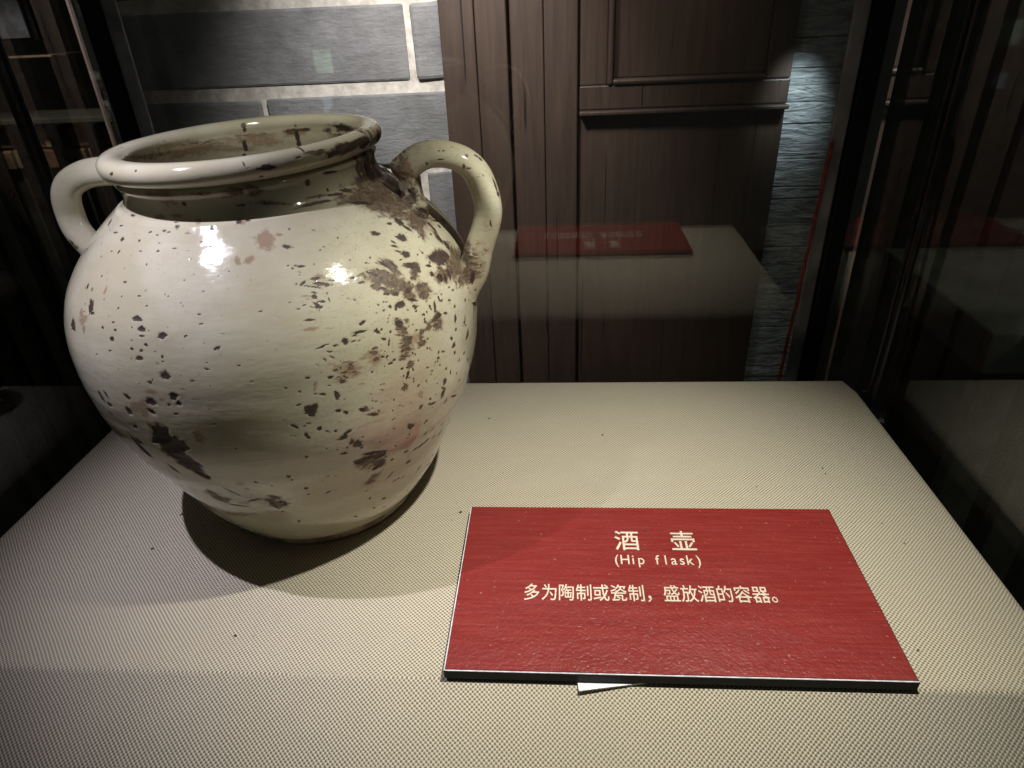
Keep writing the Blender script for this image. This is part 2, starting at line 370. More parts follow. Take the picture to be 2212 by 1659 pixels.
# plinth covered in cloth : one sheet for the top that turns down over all edges
def plinth():
    root = thing('fabric_plinth', P(-.21, 1.23, -3.84), 'square plinth wrapped in beige woven cloth under the jar and the plaque', 'plinth')
    ring = [(LX, FR), (RX, FR), (RX, BK-.072), (RX-.016, BK), (LX+.016, BK), (LX, BK-.072)]
    bm = bmesh.new(); uvl = bm.loops.layers.uv.new('weave')
    cx, cy = (LX+RX)/2, (FR+BK)/2
    R = .020
    steps = [(R, 0.0)] + [(R - R*math.sin(t), -(R - R*math.cos(t))) for t in [i*math.pi/2/5 for i in range(1, 6)]] + [(0, -.30), (0, -3.84)]
    def inset(d):
        out = []
        n = len(ring)
        for i, (x, y) in enumerate(ring):
            (xa, ya), (xb, yb) = ring[i-1], ring[(i+1) % n]
            e1 = Vector((x-xa, y-ya)).normalized(); e2 = Vector((xb-x, yb-y)).normalized()
            n1 = Vector((-e1.y, e1.x)); n2 = Vector((-e2.y, e2.x)); b = (n1+n2); b = b/max(1e-6, b.dot(n1))
            out.append((x+b.x*d, y+b.y*d))
        return out
    rows = []
    SLOPE = math.radians(21)
    for k_, (d, z) in enumerate(steps):
        row = []
        for i, (x, y) in enumerate(inset(d)):
            if i < 2:                                   # the front edge turns down into a slope
                if k_ <= 5:
                    t = SLOPE*k_/5; y = FR + .020 - .060*math.sin(t); zz_ = -.060*(1-math.cos(t))
                    yl, zl = y, zz_
                else:
                    zz_ = z; y = yl - (zl + .30)/math.tan(SLOPE)
                row.append(bm.verts.new(P(x, y, zz_)))
            else: row.append(bm.verts.new(P(x, y, z)))
        rows.append(row)
    bm.faces.new(rows[0])
    n = len(ring)
    for a, b in zip(rows, rows[1:]):
        for i in range(n):
            j = (i+1) % n
            bm.faces.new([a[j], a[i], b[i], b[j]])
    bm.normal_update(); bm.faces.ensure_lookup_table(); top = bm.faces[0]
    for f in bm.faces:
        nn = f.normal
        for lp in f.loops:
            c = lp.vert.co; dz = c.z - Z0
            u, v = c.x, c.y
            if f is not top:
                if nn.y < -.2 and nn.z > .3: v = P(0, FR, 0).y + (c.y-P(0, FR, 0).y)/math.cos(SLOPE)
                elif abs(nn.y) > abs(nn.x): v = c.y + (dz if nn.y < 0 else -dz)
                else: u = c.x + (-dz if nn.x > 0 else dz)
            lp[uvl].uv = (u, v)
    bmesh.ops.recalc_face_normals(bm, faces=bm.faces)
    o = from_bm('cloth_cover', bm, FAB, root)
    for p_ in o.data.polygons: p_.use_smooth = len(p_.vertices) == 4 and abs(p_.normal.z) > .02
    return root
plinth()

GB = 1.96; GX0, GX1 = -1.295, .875; GT = 2.3; GZ = -.30
case = thing('display_case', P(-.21, 1.3, GZ), 'glass display case with dark corner posts and a mirroring back pane', 'display case')
box('back_pane', (GX0, GB, GZ), (GX1, GB+.022, GT), BACKG, case)
box('side_pane', (GX1, -.2, GZ), (GX1+.022, GB-.034, GT), SIDEG, case)
box('side_pane', (GX0-.022, -.2, GZ), (GX0, GB-.034, GT), SIDEG, case)
for sgn in (1, -1):
    c = -.21
    def X(v): return c + sgn*v
    def bx(n, xa, xb, ya, yb, m, z0=GZ, z1=GT, bev=.004):
        a, b = sorted((X(xa), X(xb)))
        box(n, (a, ya, z0), (b, yb, z1), m, case, bev)
    bx('post_flange', .945, .985, GB-.012, GB-.001, GREYM)          # pale strip on the pane
    bx('corner_post', .986, 1.034, GB-.030, GB-.002, BLK)
    bx('streak_strip', 1.062, 1.074, GB-.318, GB-.306, MET, bev=.004)  # thin strips standing in for streaks reflected in the side glass
    bx('streak_strip', 1.066, 1.080, GB-.345, GB-.322, MET, bev=.005)
cl = box('glass_clip', (.846, 1.655, .002), (.868, 1.664, .006), CHR, case, .001)
box('glass_clip', (.866, 1.655, -.006), (.870, 1.664, .012), CHR, case, .001)
# red cord hanging down behind the back pane
bm = bmesh.new(); rngc = random.Random(2); prev = None
for i in range(31):
    z_ = .62 - i*.03; c0 = P(.738 - .030*(i/30.) + rngc.uniform(-.0012, .0012), GB-.020, z_)
    ring_ = [bm.verts.new(c0 + Vector((math.cos(t)*.0055*H, math.sin(t)*.0055*H, 0))) for t in [k*math.pi/4 for k in range(8)]]
    if prev:
        for k in range(8): bm.faces.new([prev[k], prev[(k+1) % 8], ring_[(k+1) % 8], ring_[k]])
    prev = ring_
bmesh.ops.recalc_face_normals(bm, faces=bm.faces)
tag(from_bm('red_cord', bm, CORD, None, True), 'thin red cord hanging beside the right corner post', 'cord')

# small lit window of the hall behind the viewer (mirrored by the back pane)
win = thing('hall_window', P(-2.24, -3.0, .3), 'small greenish lit window of the hall mirrored faintly by the back glass', 'window')
box('window_frame', (-2.37, -3.06, .02), (-2.10, -3.02, .69), MET, win, .004)
box('pane', (-2.325, -3.018, .43), (-2.155, -3.008, .635), mat_emit('green_pane', (.35, .55, .36), 2.6), win, .002, 1)
box('pane', (-2.305, -3.018, .075), (-2.215, -3.008, .205), mat_emit('blue_pane', (.45, .62, .75), 1.6), win, .002, 1)


# ================================================================ plaque
pl = thing('plaque', P(.187, .93, 0), 'dark red plaque with white Chinese lettering lying on the cloth', 'plaque')
px0, px1, py0, py1, pt = -.1965, .5705, .7235, 1.137, .024
box('board', (px0-.002, py0-.004, .004), (px1+.002, py1+.001, pt-.0012), BLK, pl, .0015, 2)
box('face_sheet', (px0, py0, pt-.0011), (px1, py1, pt), RED, pl, .0005, 1)
GLINT = mat_plain('painted_glint', (.75, .72, .78), .12, var=.2, nscale=300, coat=.5)  # pale colour stands for the glint along the plaque's edge
box('front_edge', (px0-.001, py0-.0028, pt-.0030), (px1+.001, py0-.0004, pt-.0005), GLINT, pl, .0006, 1)
box('side_edge', (px0-.0024, py0-.002, pt-.0030), (px0-.0004, py1, pt-.0005), GLINT, pl, .0006, 1)

def letters(name, items, parent, offs):
    """items: (char, centre x, centre y, width scale, height scale)"""
    out = bmesh.new()
    dg = None
    for ch, cx, cy, sx, sy in items:
        cu = bpy.data.curves.new('glyph', 'FONT'); cu.body = ch; cu.size = 1; cu.bevel_depth = offs; cu.bevel_resolution = 0; cu.resolution_u = 5
        cu.align_x = 'LEFT'
        ob = bpy.data.objects.new('glyph', cu); COL.objects.link(ob)
        bpy.context.view_layer.update()
        dg = bpy.context.evaluated_depsgraph_get()
        me = bpy.data.meshes.new_from_object(ob.evaluated_get(dg))
        co = np.empty(len(me.vertices)*3); me.vertices.foreach_get('co', co); co = co.reshape(-1, 3)
        full = ord(ch) > 0x2000
        mx = (co[:, 0].min()+co[:, 0].max())/2
        my = .37 if full else .30
        if ch in '，。': mx = .5; 
        co[:, 0] = (co[:, 0]-mx)*sx + cx; co[:, 1] = (co[:, 1]-my)*sy + cy; 
        for v, c in zip(me.vertices, co): v.co = P(c[0], c[1], pt+.0006+c[2]*.02)
        out.from_mesh(me)
        bpy.data.objects.remove(ob); bpy.data.meshes.remove(me); bpy.data.curves.remove(cu)
    return from_bm(name, out, INK, parent)
letters('title_lettering', [('酒', .1345, 1.035, .053, .061), ('壶', .2480, 1.035, .053, .061)], pl, .012)
en = "(Hip flask)"
letters('english_lettering', [(c, 0.1105+i*.01590, .980, .0290, .0360) for i, c in enumerate(en) if c != ' '], pl, .008)
de = "多为陶制或瓷制，盛放酒的容器。"
letters('description_lettering', [(c, -.0555+i*.03255, .894+.0002*i, .0325, .0430) for i, c in enumerate(de)], pl, .010)

# paper slip under the plaque
bm = bmesh.new(); a = math.radians(9.5)
e1 = Vector((math.cos(a), math.sin(a))); e2 = Vector((-math.sin(a)*.6, 1)).normalized(); c0 = Vector((.028, .7035))
pts = [c0, c0+e1*.26, c0+e1*.26+e2*.13, c0+e2*.13]
lo = [bm.verts.new(P(p_.x, p_.y, .0008)) for p_ in pts]; hi = [bm.verts.new(P(p_.x, p_.y, .0030)) for p_ in pts]
bm.faces.new(hi); bm.faces.new(lo[::-1])
for i in range(4): bm.faces.new([lo[i], lo[(i+1) % 4], hi[(i+1) % 4], hi[i]])
tag(from_bm('paper_slip', bm, PAP), 'white paper slip poking out from under the front edge of the red plaque', 'paper')

# crumbs of dirt on the cloth
bm = bmesh.new(); rngd = random.Random(11)
CR = [(-.195, 1.53, .005), (-.87, 1.13, .005), (-.88, 1.02, .006), (.11, 1.45, .006), (.62, 1.31, .004), (.62, 1.29, .003), (.45, 1.24, .003),
      (-.225, 1.145, .006), (.175, 1.065, .0045), (.545, 1.10, .003), (.61, .80, .0035), (-.60, .80, .005), (-.75, 1.02, .003), (.68, 1.12, .003), (.7, 1.06, .003)]
CR += [(rngd.uniform(-1.1, .75), rngd.uniform(.74, 1.6), rngd.uniform(.0012, .0024)) for _ in range(36)]
for x, y, s in CR:
    on = px0 < x < px1 and py0 < y < py1
    if (x+.555)**2 + (y-1.24)**2 < .22**2: continue
    m_ = Matrix.Translation(P(x, y, (pt if on else .0)+s*.2)) @ Matrix.Rotation(rngd.uniform(0, 3), 4, 'Z') @ Matrix.Diagonal((s*H*rngd.uniform(.5, .95), s*H*.42, s*H*.35, 1))
    r_ = bmesh.ops.create_icosphere(bm, subdivisions=1, radius=1, matrix=m_)
    for v in r_['verts']: v.co += Vector([rngd.uniform(-.14, .14)*s*H for _ in range(3)])
tag(from_bm('dirt_crumbs', bm, mat_plain('dirt', (.06, .045, .03), .9)), kind='stuff', label='tiny dark crumbs of dirt scattered over the cloth and the plaque')

# ================================================================ the jar
JX, JY, TX = -.5527, 1.2412, -.0119
RR = np.array([.2011, .2461, .2803, .2991, .3226, .3622, .3808, .3844, .3894, .3823, .3620, .3104, .2438])
HS = .7093
RR = np.array([RR[0]-.003, .2440, .2790, .3060, .3330, .3600, .3780, .3870, .3890, .3820, .3580, .3100, .2430])
def hermite(x, xp, fp):
    m = np.gradient(fp, xp); i = np.clip(np.searchsorted(xp, x)-1, 0, len(xp)-2)
    h = xp[i+1]-xp[i]; t = (x-xp[i])/h
    return (2*t**3-3*t**2+1)*fp[i]+(t**3-2*t**2+t)*h*m[i]+(-2*t**3+3*t**2)*fp[i+1]+(t**3-t**2)*h*m[i+1]
ZP = np.linspace(0, 1, len(RR))*HS
def resample(pts, step):
    pts = np.array(pts, float); d = np.r_[0, np.cumsum(np.hypot(*np.diff(pts, axis=0).T))]
    n = max(3, int(d[-1]/step)); s = np.linspace(0, d[-1], n)
    return np.stack([np.interp(s, d, pts[:, 0]), np.interp(s, d, pts[:, 1])], 1)
def catmull_pts(P_, n=12):
    P_ = np.array(P_, float); Q = np.vstack([2*P_[0]-P_[1], P_, 2*P_[-1]-P_[-2]]); out = []
    for i in range(1, len(Q)-2):
        a, b, c, d = Q[i-1:i+3]
        for t in np.linspace(0, 1, n, endpoint=False):
            out.append(.5*((2*b)+(-a+c)*t+(2*a-5*b+4*c-d)*t*t+(-a+3*b-3*c+d)*t**3))
    out.append(Q[-2]); return np.array(out)
AZC = -66.0
front = np.radians(np.linspace(AZC-95, AZC+95, 600)); rest = np.radians(np.linspace(AZC+95, AZC+265, 90)[1:-1])
AZ = np.r_[front, rest]
def oval(z, az):
    e = np.clip((z-HS+.02)/.08, 0, 1)
    return 1 + e*(-.0529*np.cos(2*az) + .0525*np.sin(2*az))
STAINS_AND_REFLECTION = []
#STAINTABLE
STAINS_AND_REFLECTION = [[float(v) for v in r.split(',')] for r in (
    '0,-0.7479,0.9446,0.5983,-0.452,-0.692,0.563,0.892,-0.344,0.293,0.00782,0.00984,1,0.0012;0,-0.7423,0.9352,0.5906,-0.441,-0.721,0.534,0.892,-0.417,0.174,0.00605,0'
    '.00188,1,0.0012;0,-0.6448,0.8983,0.5968,-0.208,-0.809,0.55,0.977,-0.199,0.077,0.00908,0.00352,1,0.0012;0,-0.6361,0.888,0.5838,-0.189,-0.854,0.484,0.982,-0.177,0'
    '.071,0.00715,0.00363,1,0.0012;0,-0.6008,0.8784,0.5769,-0.106,-0.895,0.433,0.994,-0.1,0.037,0.00655,0.00549,1,0.0012;0,-0.5991,0.8555,0.4829,-0.113,-0.993,0.043,'
    '0.832,-0.118,-0.542,0.00543,0.00814,1,0.0012;0,-0.594,0.8545,0.471,-0.097,-0.995,0.032,0.823,-0.098,-0.559,0.00474,0.00385,1,0.0012;0,-0.6442,0.8627,0.4693,-0.2'
    '21,-0.975,0.031,0.968,-0.216,0.129,0.00786,0.00736,1,0.0012;0,-0.6502,0.8638,0.4499,-0.236,-0.972,-0.001,0.946,-0.23,-0.227,0.00754,0.00391,1,0.0012;0,-0.7004,0'
    '.8796,0.4407,-0.359,-0.933,-0.026,0.65,-0.23,-0.725,0.00606,0.00757,1,0.0012;0,-0.6448,0.8727,0.5415,-0.223,-0.933,0.281,0.974,-0.203,0.098,0.00573,0.00401,1,0.'
    '0012;0,-0.8039,0.9607,0.5585,-0.613,-0.705,0.356,0.789,-0.522,0.324,0.0121,0.00854,0.9,0.0008;0,-0.6042,0.8599,0.5179,-0.123,-0.979,0.165,0.905,-0.179,-0.386,0.'
    '00917,0.00638,0.9,0.0008;2,-0.7733,0.9512,0.5838,-0.52,-0.699,0.491,0.849,-0.487,0.206,0.00932,0.00724,1,0;2,-0.7666,0.9418,0.577,-0.513,-0.733,0.446,0.856,-0.4'
    '74,0.206,0.01543,0.00772,1,0;2,-0.7656,0.9338,0.5636,-0.518,-0.774,0.365,0.855,-0.472,0.214,0.00571,0.00737,1,0;2,-0.6706,0.8693,0.4547,-0.287,-0.958,0.006,0.94'
    '4,-0.282,0.174,0.0339,0.01375,0.8,0;2,-0.6365,0.8618,0.4886,-0.202,-0.977,0.06,0.975,-0.195,0.11,0.01111,0.00654,0.8,0;0,-0.6752,0.9429,0.6392,-0.269,-0.675,0.6'
    '87,0.954,-0.283,0.095,0.00391,0.00202,0.92,0.0004;0,-0.6827,0.9173,0.6064,-0.298,-0.765,0.572,0.951,-0.287,0.112,0.00199,0.002,0.92,0.0004;0,-0.6356,0.8831,0.57'
    '47,-0.191,-0.887,0.42,0.982,-0.176,0.074,0.00589,0.00156,0.92,0.0004;0,-0.6872,0.8997,0.577,-0.319,-0.84,0.439,0.947,-0.293,0.128,0.00279,0.00176,0.92,0.0004;0,'
    '-0.7153,0.9115,0.5765,-0.388,-0.81,0.439,0.921,-0.356,0.157,0.0026,0.00284,0.92,0.0004;0,-0.6958,0.8968,0.5638,-0.35,-0.866,0.357,0.807,-0.472,-0.355,0.00436,0.'
    '00378,0.92,0.0004;0,-0.6541,0.8929,0.5846,-0.232,-0.843,0.485,0.972,-0.216,0.089,0.00222,0.00139,0.92,0.0004;0,-0.704,0.8931,0.5449,-0.369,-0.88,0.3,0.928,-0.33'
    '4,0.163,0.00502,0.0013,0.92,0.0004;0,-0.6297,0.8766,0.5624,-0.181,-0.914,0.362,0.983,-0.166,0.073,0.00333,0.0028,0.92,0.0004;0,-0.6395,0.8755,0.5537,-0.209,-0.9'
    '21,0.328,0.978,-0.191,0.088,0.00302,0.00267,0.92,0.0004;0,-0.6571,0.88,0.5541,-0.25,-0.911,0.327,0.968,-0.227,0.106,0.00387,0.00215,0.92,0.0004;0,-0.6032,0.867,'
    '0.5472,-0.118,-0.947,0.3,0.993,-0.109,0.048,0.00235,0.00249,0.92,0.0004;0,-0.5985,0.8663,0.5469,-0.108,-0.948,0.301,0.994,-0.1,0.042,0.00348,0.00071,0.92,0.0004'
    ';0,-0.6919,0.9073,0.587,-0.326,-0.799,0.506,0.944,-0.304,0.128,0.00335,0.00124,0.92,0.0004;0,-0.6034,0.8649,0.5403,-0.119,-0.953,0.279,0.993,-0.109,0.05,0.00294'
    ',0.0009,0.92,0.0004;0,-0.6348,0.8629,0.5043,-0.203,-0.972,0.122,0.87,-0.236,-0.434,0.00361,0.00287,0.92,0.0004;0,-0.691,0.8763,0.4707,-0.337,-0.941,0.029,0.941,'
    '-0.338,-0.026,0.0073,0.00461,0.92,0.0004;0,-0.7623,0.9099,0.4496,-0.517,-0.856,-0.014,0.763,-0.469,0.444,0.00504,0.01228,0.92,0.0004;0,-0.7443,0.8996,0.4601,-0.'
    '473,-0.881,0.01,0.792,-0.419,0.444,0.00378,0.00764,0.92,0.0004;0,-0.7461,0.9008,0.4407,-0.479,-0.877,-0.033,0.836,-0.467,0.288,0.00877,0.00409,0.92,0.0004;0,-0.'
    '612,0.8566,0.467,-0.144,-0.989,0.023,0.986,-0.142,0.084,0.00376,0.00246,0.92,0.0004;0,-0.6051,0.8555,0.451,-0.128,-0.992,-0.001,0.989,-0.128,0.079,0.00373,0.002'
    '77,0.92,0.0004;0,-0.7024,0.8832,0.4094,-0.37,-0.922,-0.112,0.723,-0.21,-0.658,0.00401,0.00537,0.92,0.0004;0,-0.5609,0.8557,0.5106,-0.015,-0.989,0.144,1,-0.015,0'
    '.001,0.00509,0.00134,0.92,0.0004;0,-0.5342,0.8597,0.5288,0.056,-0.97,0.235,0.92,-0.042,-0.39,0.00333,0.00168,0.92,0.0004;0,-0.5616,0.8759,0.5772,-0.014,-0.9,0.4'
    '36,1,-0.018,-0.004,0.00304,0.00102,0.92,0.0004;0,-0.5331,0.8622,0.5384,0.06,-0.962,0.267,0.998,0.052,-0.037,0.0019,0.00106,0.92,0.0004;0,-0.5157,0.8703,0.5589,0'
    '.097,-0.936,0.34,0.914,0.219,0.343,0.00628,0.00201,0.92,0.0004;0,-0.4865,0.866,0.5313,0.176,-0.955,0.237,0.928,0.081,-0.365,0.00326,0.00145,0.92,0.0004;0,-0.453'
    '6,0.9061,0.6031,0.237,-0.788,0.569,0.971,0.213,-0.109,0.00459,0.00087,0.92,0.0004;0,-0.5371,0.8853,0.5932,0.043,-0.844,0.535,0.999,0.033,-0.029,0.00311,0.00103,'
    '0.92,0.0004;0,-0.5337,0.8721,0.5674,0.055,-0.919,0.39,0.998,0.045,-0.035,0.00241,0.00086,0.92,0.0004;0,-0.5404,0.8929,0.6047,0.032,-0.821,0.569,0.999,0.022,-0.0'
    '25,0.00279,0.00086,0.92,0.0004;0,-0.565,0.9523,0.6705,-0.018,-0.678,0.735,0.999,-0.035,-0.008,0.00221,0.00118,0.92,0.0004;0,-0.5372,0.9148,0.6326,0.041,-0.75,0.'
    '66,0.999,0.029,-0.029,0.00174,0.0009,0.92,0.0004;0,-0.7652,0.9767,0.6202,-0.491,-0.612,0.62,0.821,-0.562,0.096,0.00263,0.00563,0.92,0.0004;0,-0.644,0.9194,0.625'
    '1,-0.202,-0.748,0.633,0.976,-0.205,0.07,0.00348,0.00092,0.92,0.0004;0,-0.6285,0.9067,0.6138,-0.166,-0.785,0.597,0.985,-0.165,0.057,0.00206,0.00107,0.92,0.0004;0'
    ',-0.56,0.8557,0.5106,-0.009,-0.99,0.144,1,-0.01,-0.002,0.00452,0.00096,0.92,0.0004;0,-0.4423,0.8867,0.5622,0.28,-0.893,0.354,0.96,0.247,-0.135,0.00131,0.00104,0'
    '.92,0.0004;0,-0.4688,0.9351,0.6421,0.198,-0.689,0.697,0.978,0.188,-0.092,0.00133,0.00112,0.92,0.0004;2,-0.4924,0.9544,0.6659,0.152,-0.659,0.737,0.987,0.146,-0.0'
    '73,0.00539,0.0074,0.95,0;2,-0.4754,0.9587,0.6658,0.188,-0.648,0.738,0.979,0.185,-0.086,0.00736,0.00743,0.95,0;2,-0.6138,0.8654,0.5368,-0.146,-0.954,0.262,0.989,'
    '-0.134,0.063,0.00282,0.00255,0.95,0;2,-0.7158,0.9472,0.6239,-0.375,-0.68,0.629,0.916,-0.377,0.139,0.00414,0.00684,0.95,0;2,-0.5806,0.8548,0.4975,-0.065,-0.994,0'
    '.093,0.998,-0.062,0.03,0.00664,0.00201,0.95,0;2,-0.563,0.853,0.4801,-0.021,-0.999,0.038,1,-0.021,0.007,0.00924,0.0021,0.95,0;2,-0.6655,0.8678,0.4448,-0.272,-0.9'
    '62,-0.011,0.872,-0.242,-0.425,0.00937,0.00866,0.95,0;2,-0.6222,0.8585,0.476,-0.17,-0.985,0.032,0.943,-0.172,-0.285,0.00554,0.00298,0.95,0;2,-0.7568,0.9088,0.418'
    '8,-0.506,-0.855,-0.115,0.815,-0.43,-0.387,0.00885,0.00605,0.95,0;2,-0.4576,0.9902,0.6866,0.237,-0.59,0.772,0.962,0.251,-0.103,0.01682,0.01622,1,0;2,-0.4397,1.00'
    '33,0.6905,0.273,-0.557,0.784,0.947,0.3,-0.117,0.00677,0.00343,1,0;2,-0.6337,1.0182,0.7194,-0.294,-0.905,0.309,0.955,-0.29,0.061,0.01083,0.00459,1,0;2,-0.6011,1.'
    '0114,0.7224,-0.148,-0.955,0.259,0.989,-0.149,0.019,0.01128,0.00316,1,0;2,-0.5648,1.0041,0.7138,0.011,-0.705,0.709,0.861,-0.354,-0.365,0.00683,0.00402,1,0;2,-0.4'
    '974,1.0081,0.7109,0.088,-0.302,0.949,0.992,0.11,-0.057,0.00664,0.00627,1,0;2,-0.5775,0.9867,0.7013,-0.041,-0.702,0.711,0.998,-0.062,-0.003,0.00531,0.00238,1,0;0'
    ',-0.597,0.9973,0.7093,-0.058,-0.357,0.932,0.992,-0.123,0.014,0.0044,0.00408,0.88,0.0003;0,-0.6024,1.0067,0.7134,-0.121,-0.709,0.695,0.989,-0.148,0.021,0.00308,0'
    '.00121,0.88,0.0003;0,-0.5396,0.993,0.7066,0.077,-0.687,0.722,0.997,0.066,-0.044,0.00493,0.00278,0.88,0.0003;0,-0.5008,1.0078,0.7111,0.083,-0.304,0.949,0.993,0.1'
    '02,-0.054,0.00455,0.00438,0.88,0.0003;0,-0.4882,1.0131,0.7116,0.099,-0.297,0.95,0.99,0.13,-0.062,0.00488,0.00284,0.88,0.0003;0,-0.705,1.0134,0.6855,-0.36,-0.541'
    ',0.76,0.933,-0.201,0.299,0.00457,0.00431,0.88,0.0003;0,-0.7296,1.0377,0.6897,-0.467,-0.533,0.705,0.833,-0.533,0.149,0.00762,0.00175,0.88,0.0003;0,-0.7184,1.0414'
    ',0.6997,-0.458,-0.544,0.703,0.839,-0.525,0.14,0.0073,0.00141,0.88,0.0003;0,-0.6652,0.9955,0.6886,-0.285,-0.647,0.707,0.943,-0.323,0.085,0.00334,0.00152,0.88,0.0'
    '003;0,-0.6189,0.9949,0.7033,-0.167,-0.698,0.696,0.98,-0.196,0.039,0.00387,0.00162,0.88,0.0003;0,-0.6305,0.9925,0.698,-0.2,-0.686,0.7,0.972,-0.231,0.051,0.00313,'
    '0.00103,0.88,0.0003;0,-0.553,0.975,0.6905,0.017,-0.689,0.725,1,0.001,-0.022,0.00199,0.00099,0.88,0.0003;0,-0.5367,0.9704,0.6858,0.05,-0.643,0.765,0.999,0.037,-0'
    '.034,0.0023,0.00143,0.88,0.0003;0,-0.6234,0.9699,0.6791,-0.159,-0.642,0.75,0.981,-0.191,0.045,0.00298,0.0019,0.88,0.0003;0,-0.6973,1.0486,0.714,-0.49,-0.64,0.59'
    '1,0.842,-0.524,0.131,0.00781,0.00201,0.88,0.0003;0,-0.7043,0.9939,0.6712,-0.352,-0.578,0.736,0.841,-0.54,-0.022,0.00203,0.00429,0.88,0.0003;0,-0.7656,1.0836,0.6'
    '939,-0.552,-0.402,0.731,0.725,-0.665,0.182,0.00605,0.00706,0.88,0.0003;0,-0.5952,0.9693,0.6833,-0.09,-0.647,0.757,0.993,-0.117,0.018,0.00395,0.00104,0.88,0.0003'
    ';0,-0.6102,0.9919,0.7023,-0.143,-0.7,0.699,0.985,-0.17,0.031,0.00376,0.00101,0.88,0.0003;0,-0.6449,0.9999,0.7005,-0.245,-0.677,0.694,0.958,-0.279,0.066,0.00358,'
    '0.00126,0.88,0.0003;0,-0.6572,0.9777,0.6768,-0.238,-0.624,0.745,0.958,-0.276,0.075,0.00383,0.0011,0.88,0.0003;2,-0.6105,1.0078,0.7518,-0.117,-0.733,-0.67,0.984,'
    '-0.175,0.02,0.02277,0.01354,0.9,0;2,-0.5484,1.0064,0.7561,0.156,-0.943,0.296,0.988,0.143,-0.063,0.01518,0.00372,0.9,0;2,-0.5164,1.019,0.7476,0.303,-0.919,-0.252'
    ',0.934,0.339,-0.113,0.00986,0.0035,0.9,0;2,-0.6328,1.0122,0.7524,-0.203,-0.708,-0.676,0.943,-0.329,0.061,0.01487,0.00663,0.9,0;0,-0.6876,1.0151,0.7879,-0.498,-0'
    '.806,0.32,0.863,-0.498,0.089,0.00483,0.00271,0.95,0;0,-0.6353,0.997,0.7961,-0.192,-0.668,0.719,0.968,-0.248,0.028,0.00284,0.00147,0.95,0;0,-0.4466,1.034,0.7871,'
    '0.613,-0.79,0.032,0.784,0.602,-0.154,0.00891,0.0047,0.95,0;0,-0.4605,1.0242,0.788,0.548,-0.821,0.162,0.836,0.53,-0.14,0.00992,0.001,0.95,0;0,-0.4762,1.0183,0.79'
    '64,0.405,-0.713,0.572,0.782,0.595,0.187,0.00119,0.0045,0.95,0;0,-0.4578,1.0299,0.7747,0.486,-0.686,-0.542,0.734,0.656,-0.172,0.0035,0.00228,0.95,0;0,-0.583,1.01'
    '05,0.741,-0.027,-0.986,-0.164,1,-0.024,-0.019,0.00407,0.0032,0.95,0;0,-0.4991,1.0251,0.7322,0.347,-0.912,0.219,0.937,0.329,-0.114,0.00752,0.00139,0.95,0;0,-0.55'
    ',1.0062,0.7562,0.144,-0.945,0.293,0.719,-0.104,-0.688,0.00401,0.00107,0.95,0;1,-0.4864,1.0287,0.7523,0.343,-0.675,-0.653,0.805,0.57,-0.166,0.03389,0.00727,0.75,'
    '0;1,-0.4605,1.0431,0.7299,0.482,-0.813,0.326,0.876,0.46,-0.147,0.02751,0.00354,0.75,0;1,-0.3877,1.0994,0.7943,0.741,-0.519,0.425,0.596,0.801,-0.062,0.02156,0.00'
    '442,1,0;1,-0.3726,1.1204,0.7888,0.856,-0.494,0.15,0.515,0.838,-0.182,0.00861,0.00467,1,0;1,-0.3323,1.2934,0.7819,0.963,0.066,-0.262,-0.113,0.979,-0.169,0.01714,'
    '0.01526,1,0;0,-0.352,1.164,0.7898,0.923,-0.354,0.15,0.352,0.935,0.04,0.05009,0.00766,1,0.0006;0,-0.3566,1.1532,0.7911,0.909,-0.388,0.15,0.402,0.913,-0.075,0.022'
    '97,0.00713,1,0.0006;0,-0.3392,1.2054,0.7882,0.974,-0.227,0.021,0.228,0.972,-0.064,0.02421,0.00781,1,0.0006;0,-0.4087,1.0718,0.793,0.715,-0.629,0.305,0.691,0.704'
    ',-0.164,0.00496,0.00177,1,0.0006;0,-0.3317,1.277,0.7818,0.965,0.009,-0.263,-0.056,0.983,-0.174,0.0121,0.00887,1,0.0006;0,-0.3751,1.1159,0.7862,0.856,-0.516,0.02'
    '4,0.388,0.613,-0.688,0.00626,0.00211,1,0.0006;1,-0.3116,1.2495,0.7043,0.596,0.006,0.803,0.304,0.924,-0.233,0.05222,0.06049,1.05,0;1,-0.3138,1.1613,0.6963,0.532,'
    '-0.174,0.829,0.598,0.77,-0.222,0.05522,0.02871,1.05,0;1,-0.2871,1.1899,0.6818,0.635,-0.121,0.763,0.457,0.855,-0.245,0.03435,0.02285,1.05,0;1,-0.3395,1.1419,0.70'
    '8,0.529,-0.238,0.814,0.65,0.73,-0.21,0.03671,0.0159,1.05,0;1,-0.3353,1.2305,0.7177,0.679,-0.057,0.732,0.242,0.959,-0.15,0.02542,0.06113,1.05,0;1,-0.2931,1.2105,'
    '0.7333,-0.534,-0.754,-0.381,0.782,-0.613,0.117,0.01947,0.0177,1.05,0;1,-0.3554,1.1973,0.7498,0.969,-0.245,0.013,0.245,0.966,-0.086,0.00694,0.02208,1.05,0;1,-0.2'
    '643,1.2097,0.6964,0.126,-0.977,0.175,0.991,0.117,-0.056,0.00818,0.01194,1.05,0;0,-0.3992,1.0832,0.7176,0.5,-0.461,0.733,0.693,0.72,-0.02,0.03039,0.0031,0.95,0.0'
    '004;0,-0.3822,1.1268,0.7567,0.845,-0.494,0.204,0.513,0.857,-0.049,0.01711,0.00233,0.95,0.0004;0,-0.4104,1.0907,0.7493,0.765,-0.643,-0.019,0.628,0.753,-0.198,0.0'
    '05,0.00468,0.95,0.0004;0,-0.3872,1.1134,0.731,0.742,-0.503,0.442,0.63,0.749,-0.205,0.00196,0.00282,0.95,0.0004;0,-0.3765,1.1193,0.7216,0.659,-0.413,0.629,0.619,'
